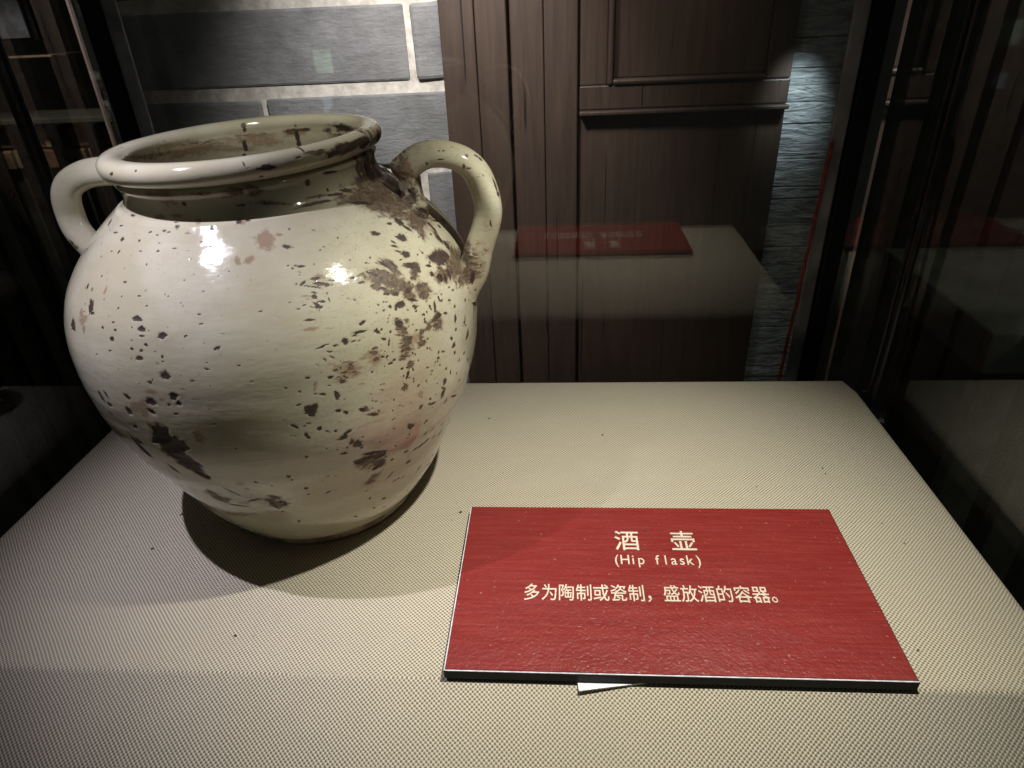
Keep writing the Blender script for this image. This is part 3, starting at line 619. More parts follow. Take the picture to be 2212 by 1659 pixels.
    '0.772,-0.141,0.01798,0.00225,0.95,0.0004;0,-0.3649,1.1412,0.7224,0.724,-0.362,0.587,0.571,0.792,-0.215,0.01444,0.00333,0.95,0.0004;0,-0.2894,1.219,0.6947,-0.699'
    ',-0.667,0.258,0.624,-0.745,-0.237,0.01096,0.00748,0.95,0.0004;0,-0.2626,1.2089,0.6914,0.137,-0.968,0.209,0.981,0.162,0.105,0.00371,0.00989,0.95,0.0004;0,-0.2488'
    ',1.2094,0.666,0.714,-0.699,0.034,0.603,0.591,-0.536,0.01199,0.00416,0.95,0.0004;0,-0.27,1.2104,0.7025,-0.128,-0.992,-0.01,0.992,-0.128,0.006,0.00345,0.00412,0.9'
    '5,0.0004;0,-0.2695,1.2051,0.6803,-0.036,-0.942,0.333,0.999,-0.043,-0.014,0.00338,0.0016,0.95,0.0004;0,-0.345,1.2266,0.7311,0.901,-0.104,0.422,0.183,0.972,-0.15,'
    '0.00929,0.01948,0.95,0.0004;0,-0.3166,1.2738,0.707,0.609,0.06,0.791,0.206,0.951,-0.231,0.02467,0.03025,0.95,0.0004;1,-0.3566,1.1349,0.7142,0.335,-0.174,0.926,0.'
    '788,0.59,-0.174,0.02439,0.01018,0.8,0;1,-0.3961,1.0962,0.7253,0.659,-0.532,0.532,0.655,0.753,-0.058,0.02529,0.00274,0.8,0;2,-0.2724,1.2077,0.7373,-0.046,-0.993,'
    '-0.112,0.999,-0.044,-0.018,0.01282,0.01648,1.5,0;1,-0.2727,1.208,0.7353,-0.033,-0.988,-0.149,0.999,-0.03,-0.021,0.01031,0.01256,0.4,0;1,-0.2623,1.1871,0.6592,0.'
    '68,-0.126,0.722,0.481,0.82,-0.31,0.04653,0.02106,1,0;1,-0.2682,1.1889,0.665,0.674,-0.125,0.728,0.465,0.838,-0.287,0.06319,0.00984,1,0;1,-0.2503,1.1685,0.6437,0.'
    '692,-0.164,0.703,0.474,0.838,-0.271,0.01517,0.01985,1,0;1,-0.2575,1.1672,0.6505,0.684,-0.167,0.71,0.48,0.836,-0.266,0.01859,0.01323,1,0;0,-0.3079,1.0828,0.6642,'
    '0.579,-0.357,0.733,0.704,0.672,-0.229,0.00735,0.00501,0.95,0.0005;0,-0.292,1.1236,0.6686,0.619,-0.266,0.739,0.611,0.754,-0.241,0.00542,0.00285,0.95,0.0005;0,-0.'
    '2799,1.1445,0.665,0.647,-0.222,0.73,0.555,0.793,-0.25,0.00917,0.0079,0.95,0.0005;0,-0.2672,1.1446,0.6535,0.667,-0.216,0.713,0.741,0.281,-0.609,0.00808,0.0043,0.'
    '95,0.0005;0,-0.2709,1.1136,0.6462,0.646,-0.278,0.711,0.74,0.456,-0.494,0.01004,0.00797,0.95,0.0005;0,-0.2812,1.0916,0.646,0.622,-0.327,0.711,0.782,0.295,-0.549,'
    '0.00465,0.00229,0.95,0.0005;0,-0.2786,1.0853,0.6406,0.627,-0.339,0.702,0.728,0.577,-0.372,0.006,0.00238,0.95,0.0005;0,-0.2727,1.0809,0.633,0.642,-0.352,0.681,0.'
    '719,0.583,-0.377,0.0065,0.00206,0.95,0.0005;0,-0.2614,1.0875,0.6251,0.678,-0.343,0.65,0.497,0.866,-0.061,0.00822,0.0071,0.95,0.0005;0,-0.2331,1.2087,0.633,0.739'
    ',-0.079,0.669,0.631,-0.267,-0.728,0.01242,0.00504,0.95,0.0005;0,-0.2201,1.1969,0.616,0.785,-0.104,0.61,0.603,-0.089,-0.792,0.01026,0.00503,0.95,0.0005;0,-0.2094'
    ',1.2019,0.6021,0.821,-0.095,0.563,0.568,0.247,-0.785,0.00988,0.00706,0.95,0.0005;0,-0.2079,1.1716,0.5928,0.831,-0.163,0.532,0.548,0.399,-0.735,0.00958,0.00954,0'
    '.95,0.0005;0,-0.2255,1.2811,0.6241,0.763,0.088,0.641,0.131,0.949,-0.286,0.00605,0.00807,0.95,0.0005;0,-0.2342,1.2446,0.6362,0.731,0.002,0.682,0.259,0.924,-0.28,'
    '0.01107,0.00301,0.95,0.0005;0,-0.2263,1.2371,0.6274,0.758,-0.015,0.652,0.266,0.92,-0.287,0.00502,0.00371,0.95,0.0005;0,-0.2157,1.1489,0.5967,0.807,-0.212,0.551,'
    '0.322,0.94,-0.11,0.02283,0.0165,0.93,0.002;1,-0.1906,1.2009,0.5688,0.911,-0.103,0.398,0.199,0.958,-0.208,0.02218,0.03583,1,0;1,-0.1749,1.203,0.5789,-0.504,-0.83'
    '3,0.229,0.821,-0.379,0.427,0.01236,0.02783,1,0;1,-0.2005,1.2069,0.5892,0.855,-0.084,0.512,0.182,0.973,-0.144,0.02016,0.01256,1,0;1,-0.1721,1.1971,0.5494,0.039,-'
    '0.995,0.091,0.999,0.036,-0.033,0.01296,0.01766,1,0;1,-0.1866,1.1734,0.5475,0.939,-0.169,0.3,0.274,0.895,-0.353,0.03025,0.00985,1,0;1,-0.2236,1.1946,0.62,0.777,-'
    '0.112,0.619,0.609,-0.116,-0.785,0.01225,0.00884,1,0;0,-0.3925,1.0295,0.6882,0.389,-0.499,0.774,0.909,0.072,-0.41,0.00277,0.00113,0.85,0;0,-0.3355,1.0605,0.673,0'
    '.518,-0.414,0.748,0.775,0.597,-0.206,0.00158,0.00119,0.85,0;0,-0.3782,1.0046,0.6635,0.409,-0.543,0.733,0.883,0.438,-0.169,0.00175,0.00125,0.85,0;0,-0.3743,1.011'
    '8,0.6665,0.42,-0.526,0.739,0.874,0.455,-0.172,0.00177,0.00085,0.85,0;0,-0.4267,1.0167,0.6948,0.307,-0.522,0.796,0.928,0.349,-0.13,0.0024,0.002,0.85,0;0,-0.4243,'
    '0.9903,0.6749,0.306,-0.583,0.753,0.937,0.324,-0.13,0.00709,0.0037,0.85,0;0,-0.2439,1.1193,0.6212,0.725,-0.272,0.633,0.543,0.791,-0.283,0.00225,0.00132,0.85,0;1,'
    '-0.2841,1.0464,0.6232,0.632,-0.443,0.636,0.767,0.237,-0.596,0.02066,0.0082,1,0.0004;1,-0.2739,1.046,0.6122,0.663,-0.449,0.599,0.688,0.052,-0.724,0.01299,0.00832'
    ',1,0.0004;1,-0.282,1.0254,0.6043,0.65,-0.502,0.57,0.756,0.505,-0.417,0.03319,0.01661,1,0.0004;1,-0.2918,1.0249,0.6146,0.623,-0.505,0.598,0.782,0.437,-0.445,0.01'
    '935,0.00864,1,0.0004;1,-0.2567,1.0385,0.5836,0.731,-0.484,0.481,0.592,0.101,-0.799,0.01539,0.01346,1,0.0004;1,-0.2502,1.0358,0.5692,0.771,-0.51,0.382,0.627,0.71'
    '5,-0.311,0.01501,0.00895,1,0.0004;1,-0.2762,1.0139,0.5859,0.684,-0.546,0.484,0.712,0.645,-0.279,0.01281,0.00505,1,0.0004;1,-0.2965,1.0045,0.601,0.618,-0.555,0.5'
    '57,0.781,0.354,-0.515,0.00939,0.00704,1,0.0004;0,-0.2885,1.0414,0.6241,0.621,-0.458,0.636,0.766,0.185,-0.616,0.0111,0.00285,0.85,0;0,-0.2763,1.0528,0.6197,0.658'
    ',-0.434,0.615,0.695,0.036,-0.718,0.00925,0.0025,0.85,0;0,-0.27,1.0177,0.5812,0.701,-0.54,0.466,0.667,0.729,-0.157,0.00893,0.00302,0.85,0;0,-0.2822,1.0067,0.586,'
    '0.668,-0.565,0.484,0.729,0.628,-0.274,0.00625,0.00231,0.85,0;0,-0.2535,1.0385,0.5784,0.746,-0.494,0.447,0.645,0.703,-0.3,0.0071,0.00517,0.85,0;0,-0.2471,1.036,0'
    '.5629,0.782,-0.511,0.357,0.616,0.721,-0.317,0.00985,0.0031,0.85,0;0,-0.304,1.0151,0.6185,0.59,-0.525,0.613,0.807,0.398,-0.437,0.01125,0.00255,0.85,0;0,-0.2887,1'
    '.0079,0.5955,0.642,-0.549,0.535,0.744,0.614,-0.262,0.00818,0.00273,0.85,0;0,-0.2517,1.0779,0.6084,0.722,-0.377,0.58,0.613,0.738,-0.284,0.01651,0.00589,0.97,0.00'
    '07;0,-0.2419,1.0836,0.5995,0.751,-0.367,0.549,0.584,0.756,-0.294,0.00525,0.00587,0.97,0.0007;0,-0.2286,1.1084,0.5962,0.782,-0.309,0.542,0.525,0.795,-0.303,0.006'
    '43,0.00287,0.97,0.0007;0,-0.2225,1.1021,0.5828,0.815,-0.334,0.474,0.532,0.104,-0.84,0.00531,0.0044,0.97,0.0007;0,-0.2277,1.1169,0.5994,0.782,-0.289,0.552,0.511,'
    '0.805,-0.302,0.0024,0.00246,0.97,0.0007;0,-0.2115,1.115,0.5712,0.856,-0.309,0.414,0.457,0.826,-0.329,0.00731,0.00765,0.97,0.0007;0,-0.2041,1.1273,0.5641,0.885,-'
    '0.282,0.369,0.411,0.847,-0.338,0.00439,0.00678,0.97,0.0007;0,-0.2001,1.1441,0.5663,0.894,-0.242,0.377,0.376,0.863,-0.337,0.00555,0.01041,0.97,0.0007;0,-0.1655,1'
    '.1981,0.5369,0.354,-0.934,-0.04,0.922,0.356,-0.155,0.00449,0.01157,0.97,0.0007;0,-0.2074,1.1657,0.59,0.84,-0.178,0.513,0.378,0.87,-0.317,0.00788,0.00283,0.97,0.'
    '0007;1,-0.246,1.0718,0.5968,0.74,-0.393,0.546,0.608,0.738,-0.292,0.01061,0.0132,1,0.0003;1,-0.2485,1.0617,0.5926,0.739,-0.42,0.527,0.622,0.726,-0.293,0.00543,0.'
    '00384,1,0.0003;1,-0.2091,1.1244,0.5729,0.863,-0.284,0.418,0.435,0.838,-0.329,0.02432,0.01385,1,0.0003;1,-0.1951,1.1701,0.5684,0.901,-0.176,0.396,0.284,0.93,-0.2'
    '32,0.0287,0.03192,1,0.0003;1,-0.1812,1.195,0.5407,0.955,-0.118,0.273,0.215,0.909,-0.356,0.03025,0.01302,1,0.0003;1,-0.1903,1.2172,0.5714,0.906,-0.063,0.419,0.18'
    '3,0.95,-0.252,0.03025,0.02851,1,0.0003;1,-0.2323,1.0671,0.5705,0.808,-0.426,0.408,0.563,0.762,-0.32,0.01681,0.01148,1,0.0003;1,-0.232,1.059,0.5602,0.822,-0.458,'
    '0.337,0.559,0.762,-0.329,0.01415,0.00873,1,0.0003;1,-0.2401,1.0598,0.5777,0.779,-0.438,0.45,0.564,0.802,-0.197,0.01057,0.00235,1,0.0003;0,-0.3798,0.964,0.6311,0'
    '.405,-0.629,0.664,0.866,0.496,-0.059,0.00763,0.00246,0.92,0.0004;0,-0.3722,0.9612,0.6236,0.426,-0.645,0.634,0.905,0.309,-0.294,0.00986,0.00304,0.92,0.0004;0,-0.'
    '3954,0.9527,0.6292,0.367,-0.655,0.66,0.712,0.655,0.254,0.0039,0.00215,0.92,0.0004;0,-0.3834,0.953,0.6223,0.401,-0.662,0.634,0.916,0.281,-0.285,0.01513,0.00131,0'
    '.92,0.0004;0,-0.4021,0.9712,0.6493,0.348,-0.608,0.713,0.923,0.354,-0.149,0.00574,0.00217,0.92,0.0004;0,-0.4026,0.9635,0.6429,0.347,-0.622,0.702,0.925,0.348,-0.1'
    '5,0.00235,0.00097,0.92,0.0004;0,-0.413,0.9646,0.6488,0.325,-0.621,0.713,0.934,0.328,-0.14,0.00235,0.00137,0.92,0.0004;0,-0.41,0.9692,0.6515,0.334,-0.614,0.715,0'
    '.93,0.338,-0.143,0.00303,0.00079,0.92,0.0004;0,-0.4197,0.9659,0.6529,0.311,-0.621,0.72,0.939,0.315,-0.135,0.00167,0.00078,0.92,0.0004;0,-0.4047,0.9486,0.6301,0.'
    '347,-0.663,0.663,0.93,0.336,-0.15,0.00134,0.00112,0.92,0.0004;0,-0.3789,0.9482,0.6142,0.413,-0.68,0.605,0.899,0.199,-0.389,0.0047,0.00148,0.92,0.0004;0,-0.3785,'
    '0.9436,0.6086,0.416,-0.695,0.586,0.903,0.39,-0.179,0.00475,0.00291,0.92,0.0004;0,-0.369,0.9433,0.6012,0.443,-0.7,0.56,0.892,0.411,-0.191,0.00582,0.00199,0.92,0.'
    '0004;0,-0.3757,0.9377,0.5993,0.426,-0.709,0.562,0.809,0.02,-0.588,0.00504,0.00218,0.92,0.0004;0,-0.3725,0.9363,0.5951,0.436,-0.716,0.545,0.896,0.401,-0.19,0.005'
    '79,0.00251,0.92,0.0004;0,-0.4,0.9236,0.5982,0.367,-0.742,0.561,0.928,0.336,-0.163,0.00398,0.00124,0.92,0.0004;0,-0.3925,0.9302,0.6019,0.381,-0.726,0.572,0.921,0'
    '.351,-0.167,0.00334,0.00089,0.92,0.0004;0,-0.3824,0.9321,0.5971,0.41,-0.73,0.548,0.909,0.376,-0.179,0.00337,0.00107,0.92,0.0004;0,-0.3588,0.9499,0.601,0.466,-0.'
    '685,0.56,0.845,0.533,-0.052,0.00141,0.00306,0.92,0.0004;0,-0.3844,0.9198,0.5807,0.421,-0.78,0.463,0.907,0.378,-0.188,0.0084,0.00158,0.92,0.0004;0,-0.3251,0.969,'
    '0.5927,0.556,-0.644,0.526,0.792,0.218,-0.571,0.00354,0.00096,0.92,0.0004;0,-0.3294,0.9919,0.6208,0.527,-0.575,0.626,0.826,0.52,-0.218,0.00443,0.00177,0.92,0.000'
    '4;0,-0.3167,0.9944,0.6118,0.562,-0.572,0.597,0.758,0.645,-0.096,0.00741,0.0019,0.92,0.0004;0,-0.3581,0.9722,0.6246,0.457,-0.614,0.644,0.873,0.448,-0.192,0.00421'
    ',0.00115,0.92,0.0004;0,-0.3568,0.9678,0.6193,0.462,-0.628,0.626,0.872,0.448,-0.195,0.0035,0.00133,0.92,0.0004;0,-0.3629,0.9643,0.6202,0.448,-0.638,0.626,0.881,0'
    '.433,-0.189,0.00417,0.00302,0.92,0.0004;0,-0.3133,1.0242,0.6338,0.553,-0.486,0.677,0.784,0.578,-0.226,0.00586,0.00106,0.92,0.0004;0,-0.3839,0.9822,0.6492,0.388,'
    '-0.584,0.713,0.902,0.399,-0.164,0.00172,0.001,0.92,0.0004;0,-0.3997,0.9602,0.6385,0.353,-0.631,0.691,0.924,0.35,-0.152,0.00336,0.00077,0.92,0.0004;0,-0.412,0.92'
    '6,0.6087,0.339,-0.737,0.585,0.938,0.312,-0.15,0.00231,0.00089,0.92,0.0004;2,-0.3823,0.9141,0.5679,0.434,-0.818,0.377,0.901,0.387,-0.197,0.01078,0.00454,0.8,0;2,'
    '-0.3901,0.9403,0.6126,0.387,-0.7,0.6,0.916,0.363,-0.168,0.01007,0.00218,0.8,0;2,-0.3868,0.9381,0.6078,0.396,-0.706,0.588,0.913,0.369,-0.172,0.00504,0.00181,0.8,'
    '0;2,-0.374,0.9695,0.6326,0.413,-0.611,0.675,0.895,0.411,-0.175,0.01033,0.00387,0.8,0;2,-0.3588,0.9259,0.5639,0.499,-0.788,0.361,0.867,0.446,-0.224,0.00695,0.001'
    '41,0.8,0;0,-0.3144,0.9561,0.5579,0.618,-0.711,0.337,0.694,0.694,0.191,0.0057,0.0029,0.97,0.0005;0,-0.3186,0.9475,0.5461,0.608,-0.741,0.284,0.786,0.613,-0.085,0.'
    '01093,0.00254,0.97,0.0005;0,-0.3249,0.9412,0.5426,0.594,-0.759,0.269,0.802,0.532,-0.271,0.00559,0.00127,0.97,0.0005;0,-0.2954,0.9651,0.5379,0.671,-0.695,0.258,0'
    '.631,0.353,-0.691,0.00717,0.00225,0.97,0.0005;0,-0.2893,0.9715,0.5388,0.686,-0.68,0.258,0.726,0.617,-0.305,0.00248,0.00203,0.97,0.0005;0,-0.3386,0.9296,0.5385,0'
    '.56,-0.789,0.255,0.825,0.501,-0.261,0.00508,0.00505,0.97,0.0005;0,-0.3269,0.937,0.5349,0.589,-0.772,0.239,0.807,0.546,-0.226,0.01116,0.00091,0.97,0.0005;0,-0.36'
    '95,0.9103,0.5393,0.473,-0.841,0.262,0.84,0.52,0.155,0.01001,0.0016,0.97,0.0005;0,-0.3513,0.9202,0.536,0.523,-0.815,0.251,0.841,0.542,0.008,0.00494,0.00144,0.97,'
    '0.0005;0,-0.3596,0.913,0.5288,0.503,-0.838,0.211,0.857,0.453,-0.245,0.00632,0.00127,0.97,0.0005;0,-0.3574,0.9122,0.5192,0.512,-0.841,0.176,0.666,0.259,-0.7,0.00'
    '51,0.00125,0.97,0.0005;0,-0.3676,0.9061,0.5185,0.483,-0.858,0.176,0.572,0.157,-0.805,0.00363,0.00141,0.97,0.0005;0,-0.3784,0.8991,0.5122,0.456,-0.879,0.141,0.56'
    '2,0.162,-0.811,0.00218,0.00089,0.97,0.0005;0,-0.3945,0.8892,0.4955,0.417,-0.906,0.068,0.89,0.392,-0.231,0.00342,0.00251,0.97,0.0005;0,-0.3641,0.9045,0.4876,0.49'
    '8,-0.866,0.04,0.839,0.47,-0.275,0.00502,0.00256,0.97,0.0005;0,-0.3742,0.8998,0.5,0.471,-0.878,0.084,0.863,0.438,-0.252,0.0014,0.00134,0.97,0.0005;0,-0.3079,0.94'
    '33,0.4747,0.646,-0.762,0.035,0.725,0.599,-0.341,0.00227,0.00201,0.97,0.0005;0,-0.4271,0.8753,0.4854,0.337,-0.94,0.047,0.926,0.322,-0.197,0.00285,0.00177,0.97,0.'
    '0005;0,-0.4093,0.8817,0.4748,0.38,-0.924,0.041,0.905,0.362,-0.223,0.00239,0.00179,0.97,0.0005;0,-0.3781,0.8957,0.4614,0.463,-0.886,0.022,0.856,0.44,-0.271,0.004'
    '27,0.00243,0.97,0.0005;0,-0.3869,0.8914,0.4647,0.442,-0.896,0.032,0.87,0.42,-0.258,0.00457,0.00101,0.97,0.0005;0,-0.368,0.9017,0.474,0.49,-0.871,0.037,0.842,0.4'
    '62,-0.277,0.00503,0.001,0.97,0.0005;0,-0.3599,0.9058,0.4531,0.512,-0.859,-0.003,0.842,0.502,0.199,0.00357,0.00934,0.97,0.0005;0,-0.3098,0.944,0.418,0.642,-0.762'
    ',-0.084,0.684,0.619,-0.386,0.00198,0.00181,0.97,0.0005;0,-0.2793,0.9765,0.3893,0.722,-0.681,-0.122,0.578,0.69,-0.435,0.00233,0.00121,0.97,0.0005;0,-0.2732,1.003'
    '3,0.3275,0.729,-0.612,-0.307,0.419,0.754,-0.506,0.00977,0.00589,0.97,0.0005;0,-0.3998,0.8856,0.4368,0.41,-0.91,-0.058,0.873,0.41,-0.265,0.01095,0.00912,0.97,0.0'
    '005;0,-0.4042,0.8833,0.4436,0.399,-0.916,-0.03,0.884,0.393,-0.252,0.00454,0.00424,0.97,0.0005;0,-0.3921,0.8888,0.4433,0.43,-0.902,-0.031,0.866,0.422,-0.269,0.00'
    '461,0.00508,0.97,0.0005;0,-0.3631,0.9056,0.4239,0.504,-0.859,-0.084,0.802,0.502,-0.324,0.0053,0.0029,0.97,0.0005;0,-0.3531,0.9125,0.4161,0.533,-0.842,-0.085,0.7'
    '79,0.527,-0.341,0.00467,0.00337,0.97,0.0005;0,-0.414,0.8791,0.4521,0.372,-0.928,0.003,0.912,0.366,0.184,0.00452,0.00185,0.97,0.0005;0,-0.4278,0.8763,0.4128,0.33'
    '4,-0.939,-0.088,0.587,0.28,-0.76,0.0058,0.00255,0.97,0.0005;0,-0.3948,0.8913,0.3988,0.423,-0.9,-0.102,0.852,0.434,-0.294,0.00439,0.00371,0.97,0.0005;0,-0.4076,0'
    '.8841,0.4137,0.388,-0.918,-0.086,0.879,0.396,-0.265,0.00427,0.00158,0.97,0.0005;0,-0.4139,0.8819,0.4097,0.372,-0.924,-0.087,0.888,0.381,-0.257,0.00213,0.00137,0'
    '.97,0.0005;0,-0.3851,0.8973,0.3891,0.447,-0.885,-0.128,0.629,0.413,-0.658,0.00351,0.00178,0.97,0.0005;0,-0.3734,0.9041,0.3852,0.482,-0.865,-0.139,0.375,0.347,-0'
    '.86,0.0033,0.0024,0.97,0.0005;0,-0.3586,0.9145,0.3751,0.517,-0.839,-0.167,0.346,0.384,-0.856,0.00351,0.00724,0.97,0.0005;0,-0.3652,0.9122,0.3674,0.501,-0.846,-0'
    '.18,0.865,0.494,0.085,0.00632,0.00479,0.97,0.0005;0,-0.2637,1.0131,0.5638,0.74,-0.57,0.357,0.669,0.678,-0.305,0.0095,0.00568,0.97,0.0005;0,-0.2693,1.0036,0.5599'
    ',0.729,-0.593,0.343,0.683,0.664,-0.304,0.00287,0.00225,0.97,0.0005;0,-0.2773,0.9983,0.567,0.704,-0.6,0.38,0.707,0.644,-0.293,0.00256,0.00318,0.97,0.0005;0,-0.24'
    '44,1.0326,0.5509,0.796,-0.526,0.299,0.571,0.817,-0.082,0.003,0.00425,0.97,0.0005;0,-0.2426,1.0315,0.544,0.803,-0.531,0.269,0.595,0.731,-0.335,0.00254,0.0023,0.9'
    '7,0.0005;0,-0.2395,1.0393,0.5495,0.809,-0.51,0.293,0.586,0.739,-0.332,0.0031,0.00097,0.97,0.0005;0,-0.2657,0.997,0.5371,0.748,-0.613,0.257,0.587,0.429,-0.687,0.'
    '00738,0.00715,0.97,0.0005;0,-0.2871,0.9684,0.5226,0.699,-0.692,0.181,0.707,0.63,-0.321,0.00507,0.00206,0.97,0.0005;0,-0.2807,0.973,0.5146,0.715,-0.684,0.147,0.6'
    '87,0.646,-0.333,0.00174,0.00685,0.97,0.0005;0,-0.2775,0.9806,0.5296,0.72,-0.659,0.219,0.69,0.648,-0.322,0.0026,0.00243,0.97,0.0005;0,-0.2766,0.9733,0.4812,0.729'
    ',-0.684,0.038,0.647,0.669,-0.365,0.00322,0.00242,0.97,0.0005;0,-0.2817,0.9678,0.4775,0.713,-0.7,0.04,0.664,0.655,-0.362,0.0045,0.00202,0.97,0.0005;0,-0.2909,0.9'
    '596,0.4943,0.693,-0.719,0.062,0.691,0.636,-0.344,0.00322,0.00216,0.97,0.0005;0,-0.2676,0.9821,0.4597,0.751,-0.66,0.011,0.656,0.748,0.098,0.00298,0.0024,0.97,0.0'
    '005;0,-0.2614,0.9897,0.4428,0.764,-0.644,-0.047,0.529,0.666,-0.526,0.00324,0.00744,0.97,0.0005;0,-0.2834,0.9973,0.576,0.677,-0.597,0.431,0.729,0.624,-0.28,0.006'
    '23,0.00094,0.97,0.0005;0,-0.2176,1.0696,0.5342,0.867,-0.436,0.241,0.491,0.827,-0.272,0.00337,0.00948,0.92,0.0004;0,-0.2123,1.0863,0.5431,0.878,-0.394,0.272,0.46'
    ',0.851,-0.252,0.00259,0.00476,0.92,0.0004;0,-0.2133,1.0705,0.5174,0.884,-0.438,0.165,0.467,0.803,-0.371,0.00968,0.00518,0.92,0.0004;0,-0.2321,1.0423,0.5322,0.83'
    ',-0.504,0.24,0.558,0.753,-0.349,0.00245,0.00233,0.92,0.0004;0,-0.2035,1.0902,0.5128,0.909,-0.391,0.147,0.412,0.783,-0.466,0.00712,0.00209,0.92,0.0004;0,-0.1914,'
    '1.1219,0.512,0.939,-0.311,0.149,0.345,0.858,-0.381,0.00342,0.00249,0.92,0.0004;0,-0.1913,1.1156,0.4898,0.945,-0.325,0.047,0.316,0.86,-0.4,0.00364,0.00843,0.92,0'
    '.0004;0,-0.1916,1.1124,0.4694,0.942,-0.334,0.031,0.317,0.854,-0.413,0.0032,0.00343,0.92,0.0004;0,-0.1824,1.1411,0.4633,0.965,-0.262,0.024,0.247,0.875,-0.417,0.0'
    '0302,0.00131,0.92,0.0004;0,-0.1783,1.1607,0.4346,0.975,-0.211,-0.068,0.14,0.825,-0.548,0.00655,0.00965,0.92,0.0004;0,-0.198,1.0948,0.4602,0.926,-0.378,0.018,0.3'
    '5,0.838,-0.419,0.00546,0.00324,0.92,0.0004;0,-0.196,1.1001,0.4434,0.932,-0.362,-0.036,0.269,0.751,-0.603,0.00503,0.00647,0.92,0.0004;0,-0.2118,1.0643,0.4485,0.8'
    '93,-0.451,-0.008,0.405,0.809,-0.426,0.00293,0.00175,0.92,0.0004;0,-0.2244,1.0597,0.5397,0.849,-0.462,0.258,0.527,0.775,-0.348,0.0023,0.00354,0.92,0.0004;0,-0.17'
    '4,1.189,0.4966,0.988,-0.136,0.077,0.156,0.908,-0.389,0.00252,0.0011,0.92,0.0004;0,-0.1622,1.2052,0.5103,0.649,-0.717,-0.257,0.653,0.697,-0.296,0.00296,0.0022,0.'
    '92,0.0004;0,-0.1917,1.1203,0.402,0.946,-0.311,-0.086,0.24,0.855,-0.46,0.00252,0.00349,0.92,0.0004;0,-0.198,1.1106,0.3776,0.931,-0.336,-0.139,0.234,0.847,-0.478,'
    '0.00202,0.00329,0.92,0.0004;0,-0.1623,1.2265,0.4828,0.928,-0.134,-0.348,-0.019,0.915,-0.403,0.00403,0.04537,0.92,0.0004;0,-0.169,1.23,0.4569,1,-0.03,-0,0.027,0.'
    '909,-0.415,0.00403,0.01271,0.92,0.0004;0,-0.1794,1.154,0.472,0.972,-0.231,0.033,0.213,0.826,-0.522,0.00202,0.00814,0.92,0.0004;0,-0.1987,1.1259,0.5482,0.91,-0.2'
    '92,0.293,0.387,0.852,-0.352,0.00463,0.00173,0.92,0.0004;1,-0.2146,1.0642,0.505,0.884,-0.455,0.106,0.459,0.802,-0.382,0.01436,0.01409,0.95,0.0002;1,-0.2268,1.042'
    '9,0.5086,0.854,-0.505,0.127,0.519,0.843,-0.139,0.00833,0.00743,0.95,0.0002;1,-0.231,1.0394,0.52,0.838,-0.514,0.183,0.544,0.758,-0.36,0.00389,0.0039,0.95,0.0002;'
    '1,-0.2616,0.9973,0.5244,0.762,-0.616,0.199,0.555,0.462,-0.692,0.0136,0.00789,0.95,0.0002;1,-0.2566,0.9987,0.5046,0.78,-0.616,0.105,0.607,0.708,-0.361,0.01229,0.'
    '01174,0.95,0.0002;1,-0.2601,0.9927,0.4906,0.773,-0.632,0.053,0.603,0.706,-0.371,0.01283,0.01122,0.95,0.0002;1,-0.2618,0.9899,0.4801,0.766,-0.642,0.041,0.607,0.7'
    ',-0.376,0.01132,0.00446,0.95,0.0002;1,-0.2373,1.0249,0.5022,0.829,-0.552,0.09,0.541,0.753,-0.375,0.00718,0.00955,0.95,0.0002;1,-0.2384,1.0215,0.487,0.826,-0.562'
    ',0.047,0.534,0.752,-0.386,0.01006,0.00693,0.95,0.0002;1,-0.2557,0.9962,0.4592,0.78,-0.626,0.013,0.58,0.713,-0.394,0.0088,0.00711,0.95,0.0002;1,-0.2654,0.9854,0.'
    '475,0.755,-0.655,0.044,0.62,0.689,-0.375,0.00725,0.00284,0.95,0.0002;1,-0.265,0.9913,0.5179,0.757,-0.633,0.165,0.645,0.683,-0.343,0.00834,0.00267,0.95,0.0002;1,'
    '-0.2685,0.9972,0.5453,0.739,-0.613,0.28,0.674,0.668,-0.317,0.00536,0.00262,0.95,0.0002;1,-0.255,1.0097,0.5352,0.777,-0.582,0.242,0.629,0.702,-0.334,0.00574,0.00'
    '569,0.95,0.0002;1,-0.3373,0.9227,0.5041,0.566,-0.818,0.101,0.823,0.556,-0.113,0.01025,0.00348,0.88,0;1,-0.3353,0.9232,0.4946,0.573,-0.817,0.059,0.791,0.533,-0.3'
    '01,0.0083,0.00546,0.88,0;1,-0.3424,0.918,0.4881,0.556,-0.831,0.038,0.799,0.521,-0.299,0.01121,0.00257,0.88,0;1,-0.3449,0.916,0.4809,0.547,-0.837,0.035,0.804,0.5'
    '13,-0.299,0.00932,0.00437,0.88,0;1,-0.356,0.9099,0.4979,0.515,-0.853,0.077,0.834,0.479,-0.274,0.00396,0.00346,0.88,0;1,-0.3306,0.9259,0.4825,0.584,-0.811,0.034,'
    '0.777,0.546,-0.313,0.00462,0.00796,0.88,0;1,-0.303,0.9498,0.5059,0.657,-0.747,0.104,0.754,0.652,-0.076,0.00984,0.00476,0.88,0;1,-0.2993,0.9544,0.5129,0.666,-0.7'
    '32,0.145,0.731,0.603,-0.318,0.00693,0.00227,0.88,0;1,-0.2996,0.9515,0.4935,0.668,-0.743,0.05,0.711,0.617,-0.337,0.0071,0.00474,0.88,0;1,-0.3504,0.9123,0.4757,0.'
    '533,-0.845,0.036,0.814,0.501,-0.295,0.0111,0.00399,0.88,0;2,-0.337,0.9219,0.4932,0.569,-0.821,0.048,0.792,0.532,-0.301,0.02635,0.01567,0.75,0;2,-0.2996,0.9515,0'
